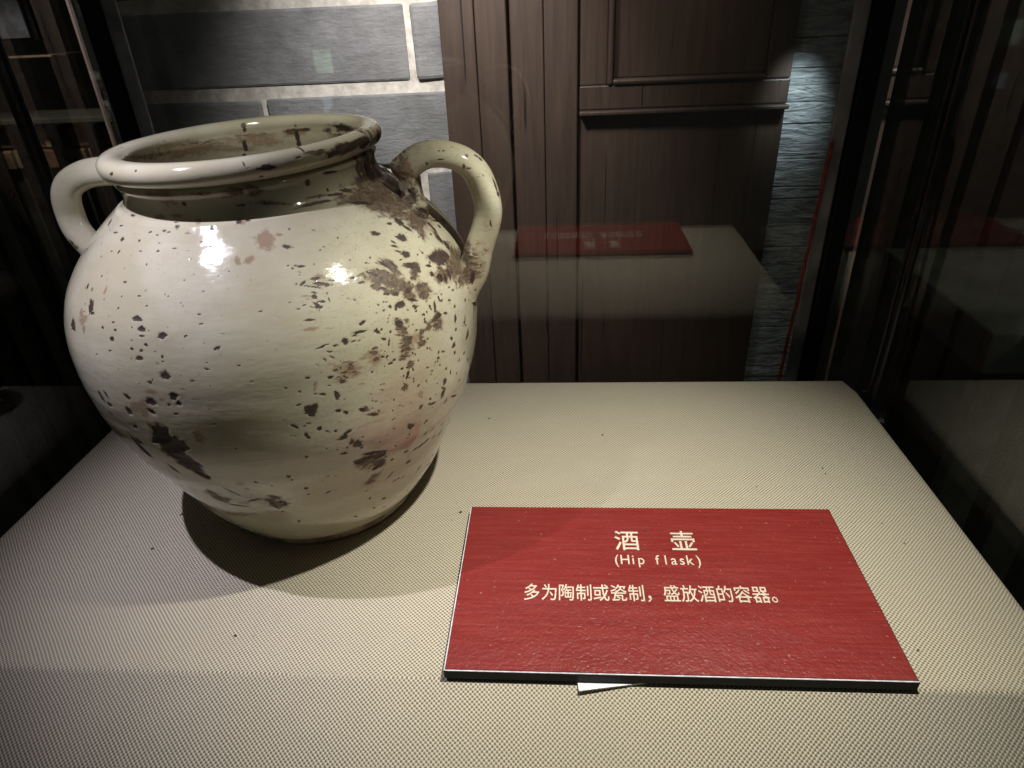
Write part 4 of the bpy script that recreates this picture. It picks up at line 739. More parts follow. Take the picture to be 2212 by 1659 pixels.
    '.4935,0.668,-0.743,0.05,0.711,0.617,-0.337,0.01461,0.01381,0.75,0;2,-0.3048,0.948,0.5038,0.653,-0.751,0.099,0.735,0.596,-0.322,0.01823,0.00961,0.75,0;2,-0.2428,'
    '1.0168,0.5019,0.814,-0.574,0.09,0.562,0.739,-0.371,0.01597,0.0119,0.75,0;2,-0.3862,0.8923,0.4792,0.441,-0.897,0.038,0.873,0.418,-0.252,0.00418,0.00991,0.75,0;2,'
    '-0.3238,0.9301,0.4609,0.603,-0.798,0.017,0.755,0.564,-0.334,0.00796,0.00286,0.75,0;2,-0.2485,1.0129,0.3911,0.797,-0.591,-0.12,0.486,0.747,-0.453,0.00799,0.00882'
    ',0.75,0;2,-0.3112,0.9461,0.3909,0.641,-0.758,-0.12,0.761,0.648,-0.03,0.01212,0.00518,0.75,0;0,-0.331,0.928,0.4117,0.587,-0.805,-0.085,0.733,0.573,-0.367,0.00495'
    ',0.00453,0.85,0;0,-0.3144,0.9433,0.3916,0.633,-0.765,-0.12,0.769,0.639,-0.022,0.00721,0.00206,0.85,0;0,-0.2142,1.0706,0.3832,0.888,-0.44,-0.134,0.29,0.761,-0.58'
    '1,0.00728,0.00608,0.85,0;0,-0.2194,1.0689,0.3596,0.874,-0.447,-0.192,0.292,0.798,-0.527,0.00654,0.01063,0.85,0;0,-0.2376,1.0348,0.3668,0.825,-0.539,-0.171,0.408'
    ',0.777,-0.479,0.00467,0.00269,0.85,0;0,-0.2359,1.0431,0.3519,0.827,-0.515,-0.226,0.508,0.856,-0.094,0.00956,0.00326,0.85,0;0,-0.2092,1.1179,0.3223,0.896,-0.321,'
    '-0.306,0.184,0.897,-0.402,0.01613,0.00302,0.85,0;0,-0.2522,1.0154,0.3619,0.789,-0.586,-0.187,0.448,0.756,-0.478,0.00394,0.00542,0.85,0;0,-0.2292,1.0478,0.3687,0'
    '.849,-0.503,-0.163,0.377,0.792,-0.48,0.00232,0.00161,0.85,0;0,-0.2242,1.0497,0.3918,0.862,-0.495,-0.112,0.395,0.793,-0.464,0.00224,0.00149,0.85,0;0,-0.231,1.033'
    '9,0.4187,0.843,-0.533,-0.076,0.511,0.836,-0.2,0.00289,0.00141,0.85,0;0,-0.2193,1.0849,0.3322,0.866,-0.402,-0.298,0.178,0.804,-0.568,0.00302,0.00601,0.85,0;0,-0.'
    '2984,0.952,0.4359,0.667,-0.742,-0.067,0.67,0.636,-0.383,0.00447,0.0011,0.85,0;1,-0.3265,0.9316,0.4094,0.6,-0.795,-0.083,0.651,0.546,-0.528,0.01099,0.00477,0.9,0'
    '.0003;1,-0.3188,0.9392,0.3954,0.621,-0.776,-0.109,0.748,0.628,-0.216,0.01243,0.00294,0.9,0.0003;1,-0.2679,0.9848,0.4191,0.746,-0.66,-0.083,0.575,0.702,-0.42,0.0'
    '0729,0.00778,0.9,0.0003;0,-0.652,0.8681,0.3971,-0.242,-0.965,-0.101,0.911,-0.262,0.319,0.02049,0.02453,1.15,0.0035;0,-0.6394,0.8677,0.3774,-0.215,-0.964,-0.154,'
    '0.703,-0.043,-0.71,0.01921,0.02837,1.15,0.0035;0,-0.6289,0.873,0.3431,-0.191,-0.945,-0.265,0.482,0.144,-0.864,0.02513,0.02126,1.15,0.0035;0,-0.6165,0.8807,0.312'
    '4,-0.155,-0.932,-0.327,0.555,0.191,-0.81,0.01564,0.00611,1.15,0.0035;0,-0.7199,0.9002,0.3552,-0.417,-0.879,-0.231,0.724,-0.475,0.5,0.00706,0.02653,0.9,0.0005;0,'
    '-0.7195,0.9033,0.3433,-0.418,-0.87,-0.261,0.709,-0.492,0.505,0.00504,0.01494,0.9,0.0005;0,-0.7159,0.8943,0.3724,-0.408,-0.895,-0.178,0.735,-0.438,0.518,0.00706,'
    '0.00737,0.9,0.0005;0,-0.7039,0.8839,0.4084,-0.375,-0.92,-0.115,0.827,-0.275,-0.49,0.00424,0.00451,0.9,0.0005;0,-0.6716,0.894,0.3137,-0.3,-0.898,-0.323,0.753,-0.'
    '431,0.497,0.00504,0.01204,0.9,0.0005;0,-0.468,0.8915,0.2993,0.238,-0.919,-0.316,0.914,0.322,-0.248,0.00372,0.00403,0.9,0.0005;0,-0.466,0.8961,0.2882,0.24,-0.899'
    ',-0.367,0.896,0.35,-0.273,0.00226,0.00221,0.9,0.0005;0,-0.4552,0.9179,0.2518,0.274,-0.848,-0.453,0.393,0.529,-0.752,0.00491,0.00371,0.9,0.0005;0,-0.5033,0.8923,'
    '0.2785,0.141,-0.896,-0.42,0.954,0.237,-0.185,0.00188,0.00259,0.9,0.0005;0,-0.5214,0.936,0.1805,0.111,-0.897,-0.428,0.967,0.197,-0.162,0.00245,0.00302,0.9,0.0005'
    ';0,-0.5059,0.9577,0.1381,0.17,-0.913,-0.371,0.936,0.268,-0.229,0.00252,0.00419,0.9,0.0005;0,-0.4295,0.8757,0.4133,0.328,-0.94,-0.088,0.617,0.284,-0.734,0.00611,'
    '0.00215,0.9,0.0005;0,-0.4416,0.8703,0.4278,0.297,-0.951,-0.083,0.929,0.308,-0.205,0.0012,0.0018,0.9,0.0005;0,-0.4375,0.8747,0.3962,0.305,-0.946,-0.108,0.92,0.32'
    '2,-0.223,0.00175,0.00118,0.9,0.0005;0,-0.4313,0.8771,0.3934,0.327,-0.938,-0.116,0.907,0.346,-0.24,0.00176,0.00119,0.9,0.0005;0,-0.4157,0.8832,0.3915,0.364,-0.92'
    '4,-0.118,0.921,0.339,0.193,0.00288,0.00568,0.9,0.0005;0,-0.413,0.8853,0.3844,0.374,-0.916,-0.144,0.873,0.4,-0.279,0.00253,0.00293,0.9,0.0005;0,-0.4273,0.8891,0.'
    '343,0.331,-0.902,-0.278,0.934,0.273,0.23,0.00282,0.00235,0.9,0.0005;0,-0.6041,0.8801,0.3088,-0.124,-0.938,-0.323,0.598,0.189,-0.779,0.00465,0.00268,0.9,0.0005;0'
    ',-0.5473,0.8529,0.4332,0.018,-0.998,-0.066,1,0.019,-0.015,0.00625,0.00117,0.9,0.0005;0,-0.4841,0.8587,0.4516,0.185,-0.983,0.003,0.976,0.183,-0.121,0.00085,0.000'
    '84,0.9,0.0005;0,-0.4297,0.8739,0.4331,0.33,-0.941,-0.072,0.915,0.338,-0.222,0.00086,0.00111,0.9,0.0005;0,-0.5831,0.8992,0.2585,-0.065,-0.881,-0.468,0.892,-0.262'
    ',0.369,0.00271,0.01512,0.9,0.0005;0,-0.5973,0.9248,0.2051,-0.109,-0.913,-0.393,0.992,-0.075,-0.101,0.01745,0.00252,0.9,0.0005;0,-0.5111,0.921,0.2172,0.134,-0.90'
    '8,-0.398,0.959,0.219,-0.178,0.00396,0.00542,0.9,0.0005;0,-0.5276,0.9216,0.2112,0.09,-0.914,-0.397,0.167,0.407,-0.898,0.01878,0.00401,0.9,0.0005;0,-0.5567,0.9131'
    ',0.2275,0.007,-0.918,-0.396,0.905,-0.163,0.393,0.01214,0.00362,0.9,0.0005;0,-0.505,0.9244,0.2117,0.154,-0.905,-0.397,0.946,0.251,-0.205,0.00277,0.00899,0.9,0.00'
    '05;0,-0.4584,0.9273,0.2304,0.276,-0.873,-0.402,0.838,0.423,-0.344,0.00243,0.0021,0.9,0.0005;0,-0.525,0.8838,0.2927,0.086,-0.94,-0.33,0.912,-0.059,0.405,0.0024,0'
    '.00409,0.9,0.0005;1,-0.6257,0.9197,0.2281,-0.189,-0.902,-0.387,0.832,0.063,-0.552,0.01976,0.01512,0.85,0.0003;1,-0.6304,0.9126,0.2459,-0.191,-0.877,-0.44,0.979,'
    '-0.202,-0.022,0.01174,0.01109,0.85,0.0003;1,-0.6146,0.9181,0.2268,-0.154,-0.909,-0.387,0.507,0.263,-0.821,0.00883,0.01311,0.85,0.0003;1,-0.5202,0.921,0.2144,0.1'
    '09,-0.911,-0.397,0.859,0.288,-0.424,0.02395,0.01562,0.85,0.0003;1,-0.5147,0.9128,0.2347,0.122,-0.906,-0.406,0.558,0.401,-0.726,0.01136,0.00873,0.85,0.0003;2,-0.'
    '6262,0.9162,0.2363,-0.184,-0.897,-0.402,0.872,0.04,-0.487,0.01965,0.02319,0.75,0;2,-0.527,0.9162,0.2238,0.088,-0.913,-0.398,0.93,0.218,-0.295,0.03722,0.02773,0.'
    '75,0;2,-0.5543,0.8838,0.2889,0.005,-0.937,-0.349,1,0.005,0.002,0.01216,0.00731,0.75,0;2,-0.5789,0.9186,0.216,-0.055,-0.919,-0.391,0.96,0.059,-0.274,0.01206,0.01'
    '008,0.75,0;2,-0.5801,0.8558,0.4083,-0.061,-0.993,-0.098,0.997,-0.065,0.045,0.01193,0.01542,0.75,0;2,-0.6117,0.9452,0.1651,-0.157,-0.89,-0.428,0.921,-0.289,0.262'
    ',0.03667,0.0121,0.75,0;0,-0.3398,0.9562,0.2916,0.564,-0.747,-0.35,0.745,0.644,-0.172,0.02164,0.0075,1.05,0.003;0,-0.3576,0.9441,0.2905,0.518,-0.779,-0.353,0.775'
    ',0.254,0.578,0.0076,0.01024,1.05,0.003;0,-0.3266,0.9687,0.2875,0.596,-0.713,-0.37,0.512,0.692,-0.508,0.01127,0.01094,1.05,0.003;0,-0.333,0.9801,0.2609,0.57,-0.6'
    '79,-0.463,0.216,0.667,-0.713,0.01107,0.01315,1.05,0.003;0,-0.3426,0.9785,0.2516,0.556,-0.7,-0.448,0.457,0.708,-0.539,0.00549,0.00625,1.05,0.003;1,-0.3445,0.9593'
    ',0.2791,0.542,-0.727,-0.421,0.663,0.678,-0.318,0.02355,0.01702,0.9,0.003;1,-0.3341,0.9561,0.3017,0.582,-0.751,-0.311,0.675,0.66,-0.331,0.01858,0.00543,0.9,0.003'
    ';2,-0.3474,0.9643,0.2676,0.53,-0.712,-0.461,0.48,0.7,-0.529,0.02893,0.01784,0.8,0;2,-0.3633,0.9855,0.2112,0.552,-0.738,-0.388,0.521,0.668,-0.531,0.0172,0.01647,'
    '0.8,0;1,-0.3515,0.9886,0.2224,0.571,-0.718,-0.399,0.623,0.695,-0.359,0.01331,0.01334,0.85,0.0008;1,-0.3614,0.9868,0.2115,0.556,-0.735,-0.388,0.779,0.624,-0.067,'
    '0.00877,0.00634,0.85,0.0008;0,-0.3731,0.9193,0.3285,0.47,-0.823,-0.319,0.713,0.567,-0.413,0.00638,0.00344,0.85,0.0003;0,-0.3498,0.9292,0.3407,0.532,-0.8,-0.278,'
    '0.458,0.548,-0.7,0.01107,0.00715,0.85,0.0003;0,-0.3565,0.9216,0.3508,0.517,-0.824,-0.234,0.722,0.566,-0.398,0.00464,0.00605,0.85,0.0003;0,-0.3675,0.9113,0.3651,'
    '0.49,-0.851,-0.188,0.866,0.451,0.216,0.0078,0.0043,0.85,0.0003;0,-0.3565,0.9159,0.3747,0.522,-0.837,-0.166,0.346,0.386,-0.855,0.00252,0.00682,0.85,0.0003;0,-0.2'
    '727,1.0043,0.3267,0.73,-0.612,-0.304,0.421,0.753,-0.506,0.01011,0.00621,0.85,0.0003;0,-0.293,1.0218,0.2584,0.679,-0.578,-0.453,0.439,0.814,-0.38,0.00722,0.00353'
    ',0.85,0.0003;0,-0.2986,1.0464,0.2153,0.728,-0.561,-0.394,0.281,0.768,-0.575,0.00635,0.00504,0.85,0.0003;0,-0.3292,1.0376,0.1755,0.663,-0.609,-0.435,0.748,0.559,'
    '0.358,0.00573,0.00302,0.85,0.0003;0,-0.323,1.0439,0.1763,0.683,-0.587,-0.435,0.272,0.757,-0.595,0.00456,0.00302,0.85,0.0003;0,-0.3296,1.0179,0.2051,0.648,-0.655'
    ',-0.389,0.654,0.217,0.724,0.00953,0.00202,0.85,0.0003;0,-0.2725,1.0607,0.2447,0.764,-0.488,-0.422,0.639,0.664,0.389,0.00984,0.00403,0.85,0.0003;0,-0.281,1.0466,'
    '0.2466,0.735,-0.524,-0.431,0.658,0.705,0.264,0.00678,0.00353,0.85,0.0003;0,-0.294,1.1006,0.1585,0.802,-0.433,-0.411,0.323,0.894,-0.311,0.00479,0.00504,0.85,0.00'
    '03;0,-0.4273,0.9422,0.2237,0.366,-0.842,-0.397,0.908,0.23,0.349,0.00636,0.00207,0.85,0.0003;0,-0.4013,0.9293,0.2708,0.396,-0.798,-0.455,0.663,0.591,-0.459,0.002'
    '71,0.00172,0.85,0.0003;0,-0.3728,0.9913,0.1871,0.536,-0.738,-0.41,0.793,0.607,-0.057,0.00308,0.00194,0.85,0.0003;0,-0.4127,1.0093,0.1056,0.452,-0.747,-0.487,0.4'
    '72,0.663,-0.58,0.00566,0.00252,0.85,0.0003;0,-0.3802,0.9105,0.3421,0.453,-0.845,-0.283,0.754,0.533,-0.384,0.00203,0.00147,0.85,0.0003;0,-0.295,0.9728,0.343,0.67'
    '5,-0.688,-0.267,0.528,0.703,-0.476,0.00332,0.00177,0.85,0.0003;0,-0.2823,1.0063,0.2994,0.722,-0.622,-0.303,0.585,0.783,-0.212,0.00525,0.00119,0.85,0.0003;0,-0.4'
    '267,0.8894,0.3428,0.332,-0.902,-0.278,0.934,0.273,0.229,0.00264,0.00235,0.85,0.0003;0,-0.264,1.072,0.2476,0.779,-0.454,-0.432,0.079,0.755,-0.651,0.00403,0.0084,'
    '0.85,0.0003;0,-0.2487,1.0716,0.2749,0.79,-0.437,-0.429,0.612,0.587,0.53,0.00485,0.00252,0.85,0.0003;0,-0.2368,1.1163,0.2584,0.832,-0.322,-0.452,0.455,0.863,0.22'
    '1,0.00424,0.00504,0.85,0.0003;0,-0.2467,1.1313,0.2274,0.864,-0.305,-0.401,0.36,0.93,0.07,0.0123,0.00302,0.85,0.0003;0,-0.2546,1.0992,0.2383,0.825,-0.39,-0.409,0'
    '.469,0.876,0.111,0.0071,0.00252,0.85,0.0003;0,-0.3172,1.0561,0.1695,0.709,-0.557,-0.433,0.698,0.64,0.321,0.00678,0.00202,0.85,0.0003;0,-0.2856,1.1477,0.1318,0.8'
    '68,-0.296,-0.398,0.225,0.95,-0.215,0.01549,0.00202,0.85,0.0003;3,-0.2871,1.0044,0.2925,0.706,-0.622,-0.338,0.407,0.747,-0.526,0.05865,0.04652,0.5,0;3,-0.3073,0.'
    '9658,0.332,0.64,-0.706,-0.305,0.536,0.694,-0.48,0.04067,0.03437,0.5,0;3,-0.2606,1.0312,0.3048,0.78,-0.552,-0.295,0.351,0.776,-0.524,0.02369,0.0409,0.5,0;3,-0.32'
    '67,0.9541,0.3206,0.593,-0.742,-0.313,0.581,0.663,-0.472,0.04568,0.0254,0.5,0;3,-0.2904,0.9736,0.354,0.692,-0.689,-0.214,0.55,0.695,-0.463,0.07012,0.04649,0.4,0;'
    '3,-0.2751,0.9789,0.4025,0.731,-0.676,-0.092,0.585,0.69,-0.426,0.05915,0.04663,0.4,0;3,-0.2961,0.9548,0.4286,0.674,-0.734,-0.083,0.655,0.646,-0.392,0.03648,0.035'
    '86,0.4,0;3,-0.2665,0.9846,0.4333,0.751,-0.656,-0.073,0.576,0.706,-0.412,0.04652,0.02691,0.4,0;0,-0.2328,1.2077,0.7495,0.044,-0.978,-0.205,0.998,0.053,-0.04,0.00'
    '201,0.00251,0.9,0.0003;0,-0.2068,1.2048,0.7566,-0.137,-0.989,0.051,0.991,-0.137,-0.001,0.0054,0.00154,0.9,0.0003;0,-0.1662,1.2015,0.7435,-0.027,-0.999,-0.043,0.'
    '999,-0.026,-0.023,0.00322,0.00394,0.9,0.0003;0,-0.161,1.2113,0.7606,0.39,-0.646,0.656,0.704,-0.25,-0.665,0.00235,0.00286,0.9,0.0003;0,-0.1453,1.2218,0.7571,0.61'
    '5,-0.419,0.668,0.787,0.274,-0.552,0.00411,0.00221,0.9,0.0003;0,-0.1388,1.2238,0.7516,0.701,-0.374,0.608,0.711,0.438,-0.551,0.00445,0.00303,0.9,0.0003;0,-0.1145,'
    '1.2191,0.7063,0.903,-0.208,0.375,0.309,0.922,-0.233,0.00403,0.01072,0.9,0.0003;0,-0.109,1.2175,0.6903,0.941,-0.17,0.292,0.233,0.953,-0.196,0.00605,0.00498,0.9,0'
    '.0003;0,-0.125,1.2016,0.6411,0.015,-0.995,-0.101,0.988,-0.001,0.151,0.00168,0.00609,0.9,0.0003;0,-0.1269,1.1997,0.6664,-0.148,-0.987,-0.058,0.989,-0.149,0.017,0'
    '.00127,0.00169,0.9,0.0003;0,-0.2094,1.2103,0.77,-0.009,-0.853,0.522,0.999,-0.026,-0.025,0.00202,0.0012,0.9,0.0003;0,-0.2013,1.2104,0.7701,0.006,-0.803,0.596,1,-'
    '0.013,-0.028,0.00201,0.00167,0.9,0.0003;0,-0.1336,1.2062,0.7268,0.552,-0.729,0.405,0.711,0.158,-0.685,0.00403,0.00091,0.9,0.0003;1,-0.1584,1.2018,0.7413,0.086,-'
    '0.993,0.087,0.989,0.074,-0.13,0.00796,0.00231,0.75,0;1,-0.1694,1.2062,0.5998,-0.572,-0.769,0.286,0.817,-0.502,0.284,0.00743,0.01265,0.75,0;1,-0.159,1.2001,0.586'
    '2,0.015,-0.997,0.081,1,0.013,-0.026,0.00427,0.01295,0.75,0;1,-0.9636,1.2341,0.6101,-0.221,-0.97,-0.098,0.889,-0.242,0.389,0.00426,0.01047,0.9,0;1,-0.959,1.2338,'
    '0.6031,-0.244,-0.962,-0.125,0.88,-0.274,0.387,0.00522,0.00468,0.9,0;0,-0.9645,1.234,0.6136,-0.196,-0.979,-0.062,0.875,-0.203,0.439,0.0017,0.00683,0.9,0;1,-0.702'
    '6,1.3648,0.7721,0.812,-0.58,0.068,0.583,0.812,-0.04,0.06241,0.00424,0.62,0;1,-0.634,1.4267,0.7711,0.502,-0.863,0.056,0.864,0.499,-0.062,0.04493,0.004,0.62,0;1,-'
    '0.7462,1.2676,0.7708,0.971,-0.231,0.059,0.236,0.967,-0.097,0.05662,0.00402,0.62,0;1,-0.752,1.2119,0.7741,0.997,0.025,0.072,-0.01,0.98,-0.2,0.0463,0.00565,0.62,0'
    ';2,-0.723,1.3308,0.7662,0.875,-0.449,-0.18,0.435,0.893,-0.112,0.10704,0.01521,0.8,0;2,-0.6257,1.431,0.7622,0.433,-0.901,-0.021,0.895,0.433,-0.106,0.05819,0.0136'
    '5,0.8,0;2,-0.6672,1.4061,0.75,0.626,-0.757,-0.189,0.744,0.652,-0.148,0.0458,0.007,0.8,0;1,-0.4348,1.4114,0.7818,-0.646,-0.763,-0.019,0.763,-0.647,0.007,0.03612,'
    '0.00891,0.95,0;1,-0.3502,1.2272,0.8056,0.112,-0.021,0.994,0.888,-0.447,-0.109,0.01518,0.00907,0.95,0;1,-0.4766,1.4364,0.7746,-0.389,-0.92,0.041,0.921,-0.388,0.0'
    '36,0.01206,0.00592,0.95,0;1,-0.5239,1.4489,0.7758,-0.121,-0.991,0.064,0.992,-0.122,-0.011,0.00765,0.00317,0.95,0;1,-0.5542,1.4499,0.7725,0.032,-0.998,0.05,0.999'
    ',0.031,-0.037,0.02403,0.0059,0.95,0;1,-0.4499,1.4212,0.7652,-0.538,-0.838,0.093,0.843,-0.534,0.067,0.0211,0.00449,0.95,0;0,-0.5252,1.449,0.7758,-0.122,-0.99,0.0'
    '65,0.992,-0.123,-0.011,0.00612,0.00317,0.8,0;0,-0.4348,1.4114,0.7818,-0.646,-0.763,-0.019,0.763,-0.647,0.007,0.0281,0.00629,0.8,0;0,-0.4821,1.4385,0.7744,-0.35,'
    '-0.936,0.041,0.936,-0.349,0.029,0.00467,0.00409,0.8,0;2,-0.5522,1.4498,0.7702,0.032,-0.998,0.056,0.999,0.03,-0.037,0.02646,0.00909,0.9,0;2,-0.4558,1.4249,0.7647'
    ',-0.502,-0.86,0.096,0.865,-0.498,0.06,0.03029,0.00584,0.9,0;0,-0.6472,1.4227,0.7933,0.456,-0.694,0.557,0.803,0.591,0.08,0.0016,0.00813,1.35,0;0,-0.6465,1.4197,0'
    '.7827,0.557,-0.83,-0.029,0.83,0.557,-0.034,0.00157,0.00882,1.35,0;0,-0.6479,1.4181,0.7697,0.559,-0.829,0.026,0.827,0.555,-0.089,0.0018,0.0111,1.35,0;0,-0.65,1.4'
    '176,0.7564,0.544,-0.834,-0.098,0.829,0.552,-0.093,0.0018,0.01051,1.35,0;0,-0.6525,1.418,0.745,0.55,-0.813,-0.19,0.813,0.573,-0.1,0.00182,0.00946,1.35,0;0,-0.657'
    ',1.4173,0.7338,0.535,-0.824,-0.185,0.816,0.561,-0.137,0.00159,0.00717,1.35,0;0,-0.5457,1.459,0.8,-0.013,-0.498,0.867,1,0.001,0.015,0.00171,0.01329,1.35,0;0,-0.5'
    '451,1.4512,0.79,-0.008,-0.958,0.288,1,-0.004,0.016,0.00171,0.00978,1.35,0;0,-0.5461,1.4503,0.7767,-0.007,-0.998,0.067,0.999,-0.004,0.033,0.00196,0.01117,1.35,0;'
    '0,-0.5478,1.4493,0.7633,-0.009,-0.997,0.077,0.999,-0.007,0.034,0.00198,0.0099,1.35,0;0,-0.5488,1.449,0.7497,0.015,-1,-0.018,0.982,0.011,0.188,0.00202,0.01122,1.'
    '35,0;0,-0.4113,1.0875,0.8044,0.179,-0.157,0.971,0.438,0.896,0.064,0.00191,0.01039,1.35,0;0,-0.7582,1.1648,0.7995,0.369,0.089,0.925,-0.196,0.98,-0.016,0.02405,0.'
    '00151,0.5,0;0,-0.7522,1.1153,0.8012,-0.035,-0.012,0.999,0.583,0.812,0.03,0.00909,0.00126,0.5,0;1,-0.3506,1.3338,0.72,0.758,0.275,0.591,-0.197,0.961,-0.194,0.030'
    '25,0.06049,1.1,0;1,-0.3478,1.2831,0.7476,0.997,0.079,-0.015,-0.08,0.977,-0.198,0.02016,0.01374,1.1,0;1,-0.3242,1.2063,0.7111,0.548,-0.091,0.832,0.479,0.849,-0.2'
    '23,0.02646,0.05274,1.1,0;1,-0.3288,1.1623,0.7063,0.546,-0.19,0.816,0.594,0.775,-0.217,0.02982,0.02427,1.1,0;1,-0.3478,1.1826,0.7215,0.747,-0.218,0.628,0.311,0.9'
    '49,-0.042,0.01714,0.01834,1.1,0;1,-0.3112,1.1874,0.6993,0.553,-0.124,0.824,0.523,0.822,-0.227,0.02231,0.02798,1.1,0;0,-0.3328,1.2369,0.7162,0.495,-0.026,0.869,0'
    '.296,0.945,-0.14,0.00467,0.03025,0.9,0;0,-0.3373,1.1305,0.7032,0.512,-0.252,0.821,0.736,0.622,-0.267,0.0253,0.00382,0.9,0;0,-0.2653,0.9869,0.4251,0.754,-0.652,-'
    '0.084,0.576,0.593,0.563,0.0018,0.00165,0.83,0.0002;0,-0.1741,1.1949,0.5195,0.445,-0.895,0.004,0.864,0.428,-0.265,0.00282,0.00138,0.81,0.0002;0,-0.2549,0.9995,0.'
    '4243,0.778,-0.622,-0.081,0.331,0.517,-0.789,0.00231,0.00193,0.91,0.0002;0,-0.2468,1.0302,0.5532,0.791,-0.529,0.308,0.582,0.492,-0.648,0.00194,0.00173,0.92,0.000'
    '2;0,-0.2421,1.0202,0.5133,0.814,-0.561,0.148,0.572,0.732,-0.369,0.00283,0.00162,0.79,0.0002;0,-0.2849,0.9654,0.4922,0.705,-0.707,0.052,0.655,0.621,-0.43,0.00297'
    ',0.00181,0.81,0.0002;0,-0.1984,1.111,0.5289,0.916,-0.336,0.221,0.398,0.838,-0.374,0.00487,0.00191,0.83,0.0002;0,-0.3047,0.9759,0.5773,0.623,-0.642,0.447,0.667,0'
    '.136,-0.733,0.00133,0.00127,0.76,0.0002;0,-0.1966,1.1292,0.3516,0.934,-0.284,-0.217,0.152,0.865,-0.478,0.00416,0.00288,0.82,0.0002;0,-0.2257,1.0395,0.4643,0.858'
    ',-0.512,0.028,0.438,0.702,-0.562,0.00297,0.0012,0.81,0.0002;0,-0.3435,0.9365,0.3326,0.549,-0.778,-0.305,0.156,0.453,-0.878,0.0028,0.00157,0.77,0.0002;0,-0.2288,'
    '1.0366,0.4246,0.849,-0.523,-0.075,0.523,0.852,-0.018,0.00317,0.00249,0.82,0.0002;0,-0.2541,1.0362,0.3128,0.788,-0.539,-0.298,0.112,0.602,-0.791,0.0031,0.00189,0'
    '.94,0.0002;0,-0.2182,1.0525,0.4421,0.874,-0.484,-0.037,0.449,0.835,-0.319,0.00451,0.0022,0.94,0.0002;0,-0.336,1.0134,0.6432,0.498,-0.509,0.702,0.786,0.607,-0.11'
    '7,0.00159,0.00122,0.78,0.0002;0,-0.4114,0.921,0.277,0.375,-0.82,-0.433,0.582,-0.156,0.798,0.00265,0.00173,0.78,0.0002;0,-0.2478,1.0528,0.5838,0.752,-0.451,0.482'
    ',0.474,-0.14,-0.869,0.00158,0.00141,0.83,0.0002;0,-0.2605,0.9908,0.4411,0.767,-0.64,-0.05,0.466,0.61,-0.641,0.00182,0.00115,0.78,0.0002;0,-0.2051,1.0877,0.3924,'
    '0.913,-0.395,-0.107,0.404,0.911,0.087,0.00232,0.00444,0.86,0.0002;0,-0.251,1.058,0.5931,0.732,-0.433,0.526,0.48,0.876,0.053,0.00358,0.00138,0.83,0.0002;0,-0.209'
    '8,1.0739,0.4086,0.899,-0.431,-0.076,0.243,0.637,-0.732,0.00325,0.00237,0.85,0.0002;0,-0.2226,1.0451,0.4377,0.862,-0.504,-0.052,0.503,0.864,-0.016,0.00216,0.0018'
    '4,0.92,0.0002;0,-0.2533,0.9993,0.4485,0.786,-0.618,-0.016,0.23,0.317,-0.92,0.00343,0.00175,0.83,0.0002;0,-0.1939,1.1332,0.5397,0.924,-0.276,0.266,0.36,0.864,-0.'
    '353,0.00504,0.00187,0.77,0.0002;0,-0.2393,1.1198,0.616,0.743,-0.274,0.611,0.628,0.602,-0.494,0.00301,0.00229,0.89,0.0002;0,-0.267,0.9907,0.524,0.748,-0.633,0.19'
    '9,0.368,0.146,-0.918,0.00269,0.00119,0.88,0.0002;0,-0.2337,1.0273,0.4368,0.836,-0.546,-0.057,0.36,0.625,-0.693,0.00361,0.00159,0.94,0.0002;0,-0.2613,0.9903,0.47'
    '77,0.766,-0.642,0.044,0.377,0.393,-0.839,0.00326,0.00102,0.77,0.0002;0,-0.2336,1.1831,0.6296,0.737,-0.134,0.662,0.661,-0.055,-0.748,0.0026,0.00349,0.79,0.0002;0'
    ',-0.2813,1.0071,0.5852,0.671,-0.561,0.484,0.716,0.659,-0.23,0.00274,0.00168,0.86,0.0002;0,-0.2478,1.0072,0.4737,0.8,-0.598,0.047,0.374,0.436,-0.819,0.00278,0.00'
    '156,0.87,0.0002;0,-0.2398,1.035,0.3565,0.82,-0.536,-0.201,0.51,0.525,0.681,0.00251,0.00316,0.92,0.0002;0,-0.2478,1.0162,0.5263,0.798,-0.57,0.197,0.508,0.458,-0.'
    '73,0.00243,0.00144,0.81,0.0002;0,-0.2779,1.0076,0.3074,0.731,-0.615,-0.296,0.665,0.546,0.51,0.00281,0.00232,0.87,0.0002;0,-0.209,1.0967,0.5469,0.884,-0.368,0.28'
    '9,0.46,0.578,-0.674,0.00263,0.00254,0.76,0.0002;0,-0.2319,1.0398,0.5253,0.835,-0.513,0.198,0.549,0.798,-0.248,0.0023,0.0018,0.91,0.0002;0,-0.3713,0.9335,0.5902,'
    '0.443,-0.728,0.523,0.795,0.589,0.147,0.00202,0.00087,0.86,0.0002;0,-0.3474,0.9168,0.5104,0.54,-0.83,0.139,0.783,0.556,0.279,0.00174,0.00102,0.92,0.0002;0,-0.346'
    '8,0.936,0.3281,0.537,-0.781,-0.32,0.401,0.57,-0.717,0.00391,0.00216,0.87,0.0002;0,-0.3758,1.008,0.1542,0.558,-0.732,-0.391,0.8,0.599,0.019,0.00215,0.00471,0.92,'
    '0.0002;0,-0.2457,1.1068,0.6175,0.724,-0.304,0.619,0.689,0.304,-0.658,0.00196,0.00173,0.82,0.0002;0,-0.2734,0.9928,0.5484,0.725,-0.622,0.294,0.575,0.312,-0.756,0'
    '.00137,0.00115,0.79,0.0002;0,-0.2152,1.0703,0.5262,0.879,-0.436,0.196,0.471,0.723,-0.506,0.00325,0.00141,0.77,0.0002;0,-0.3942,0.9005,0.3517,0.42,-0.875,-0.241,'
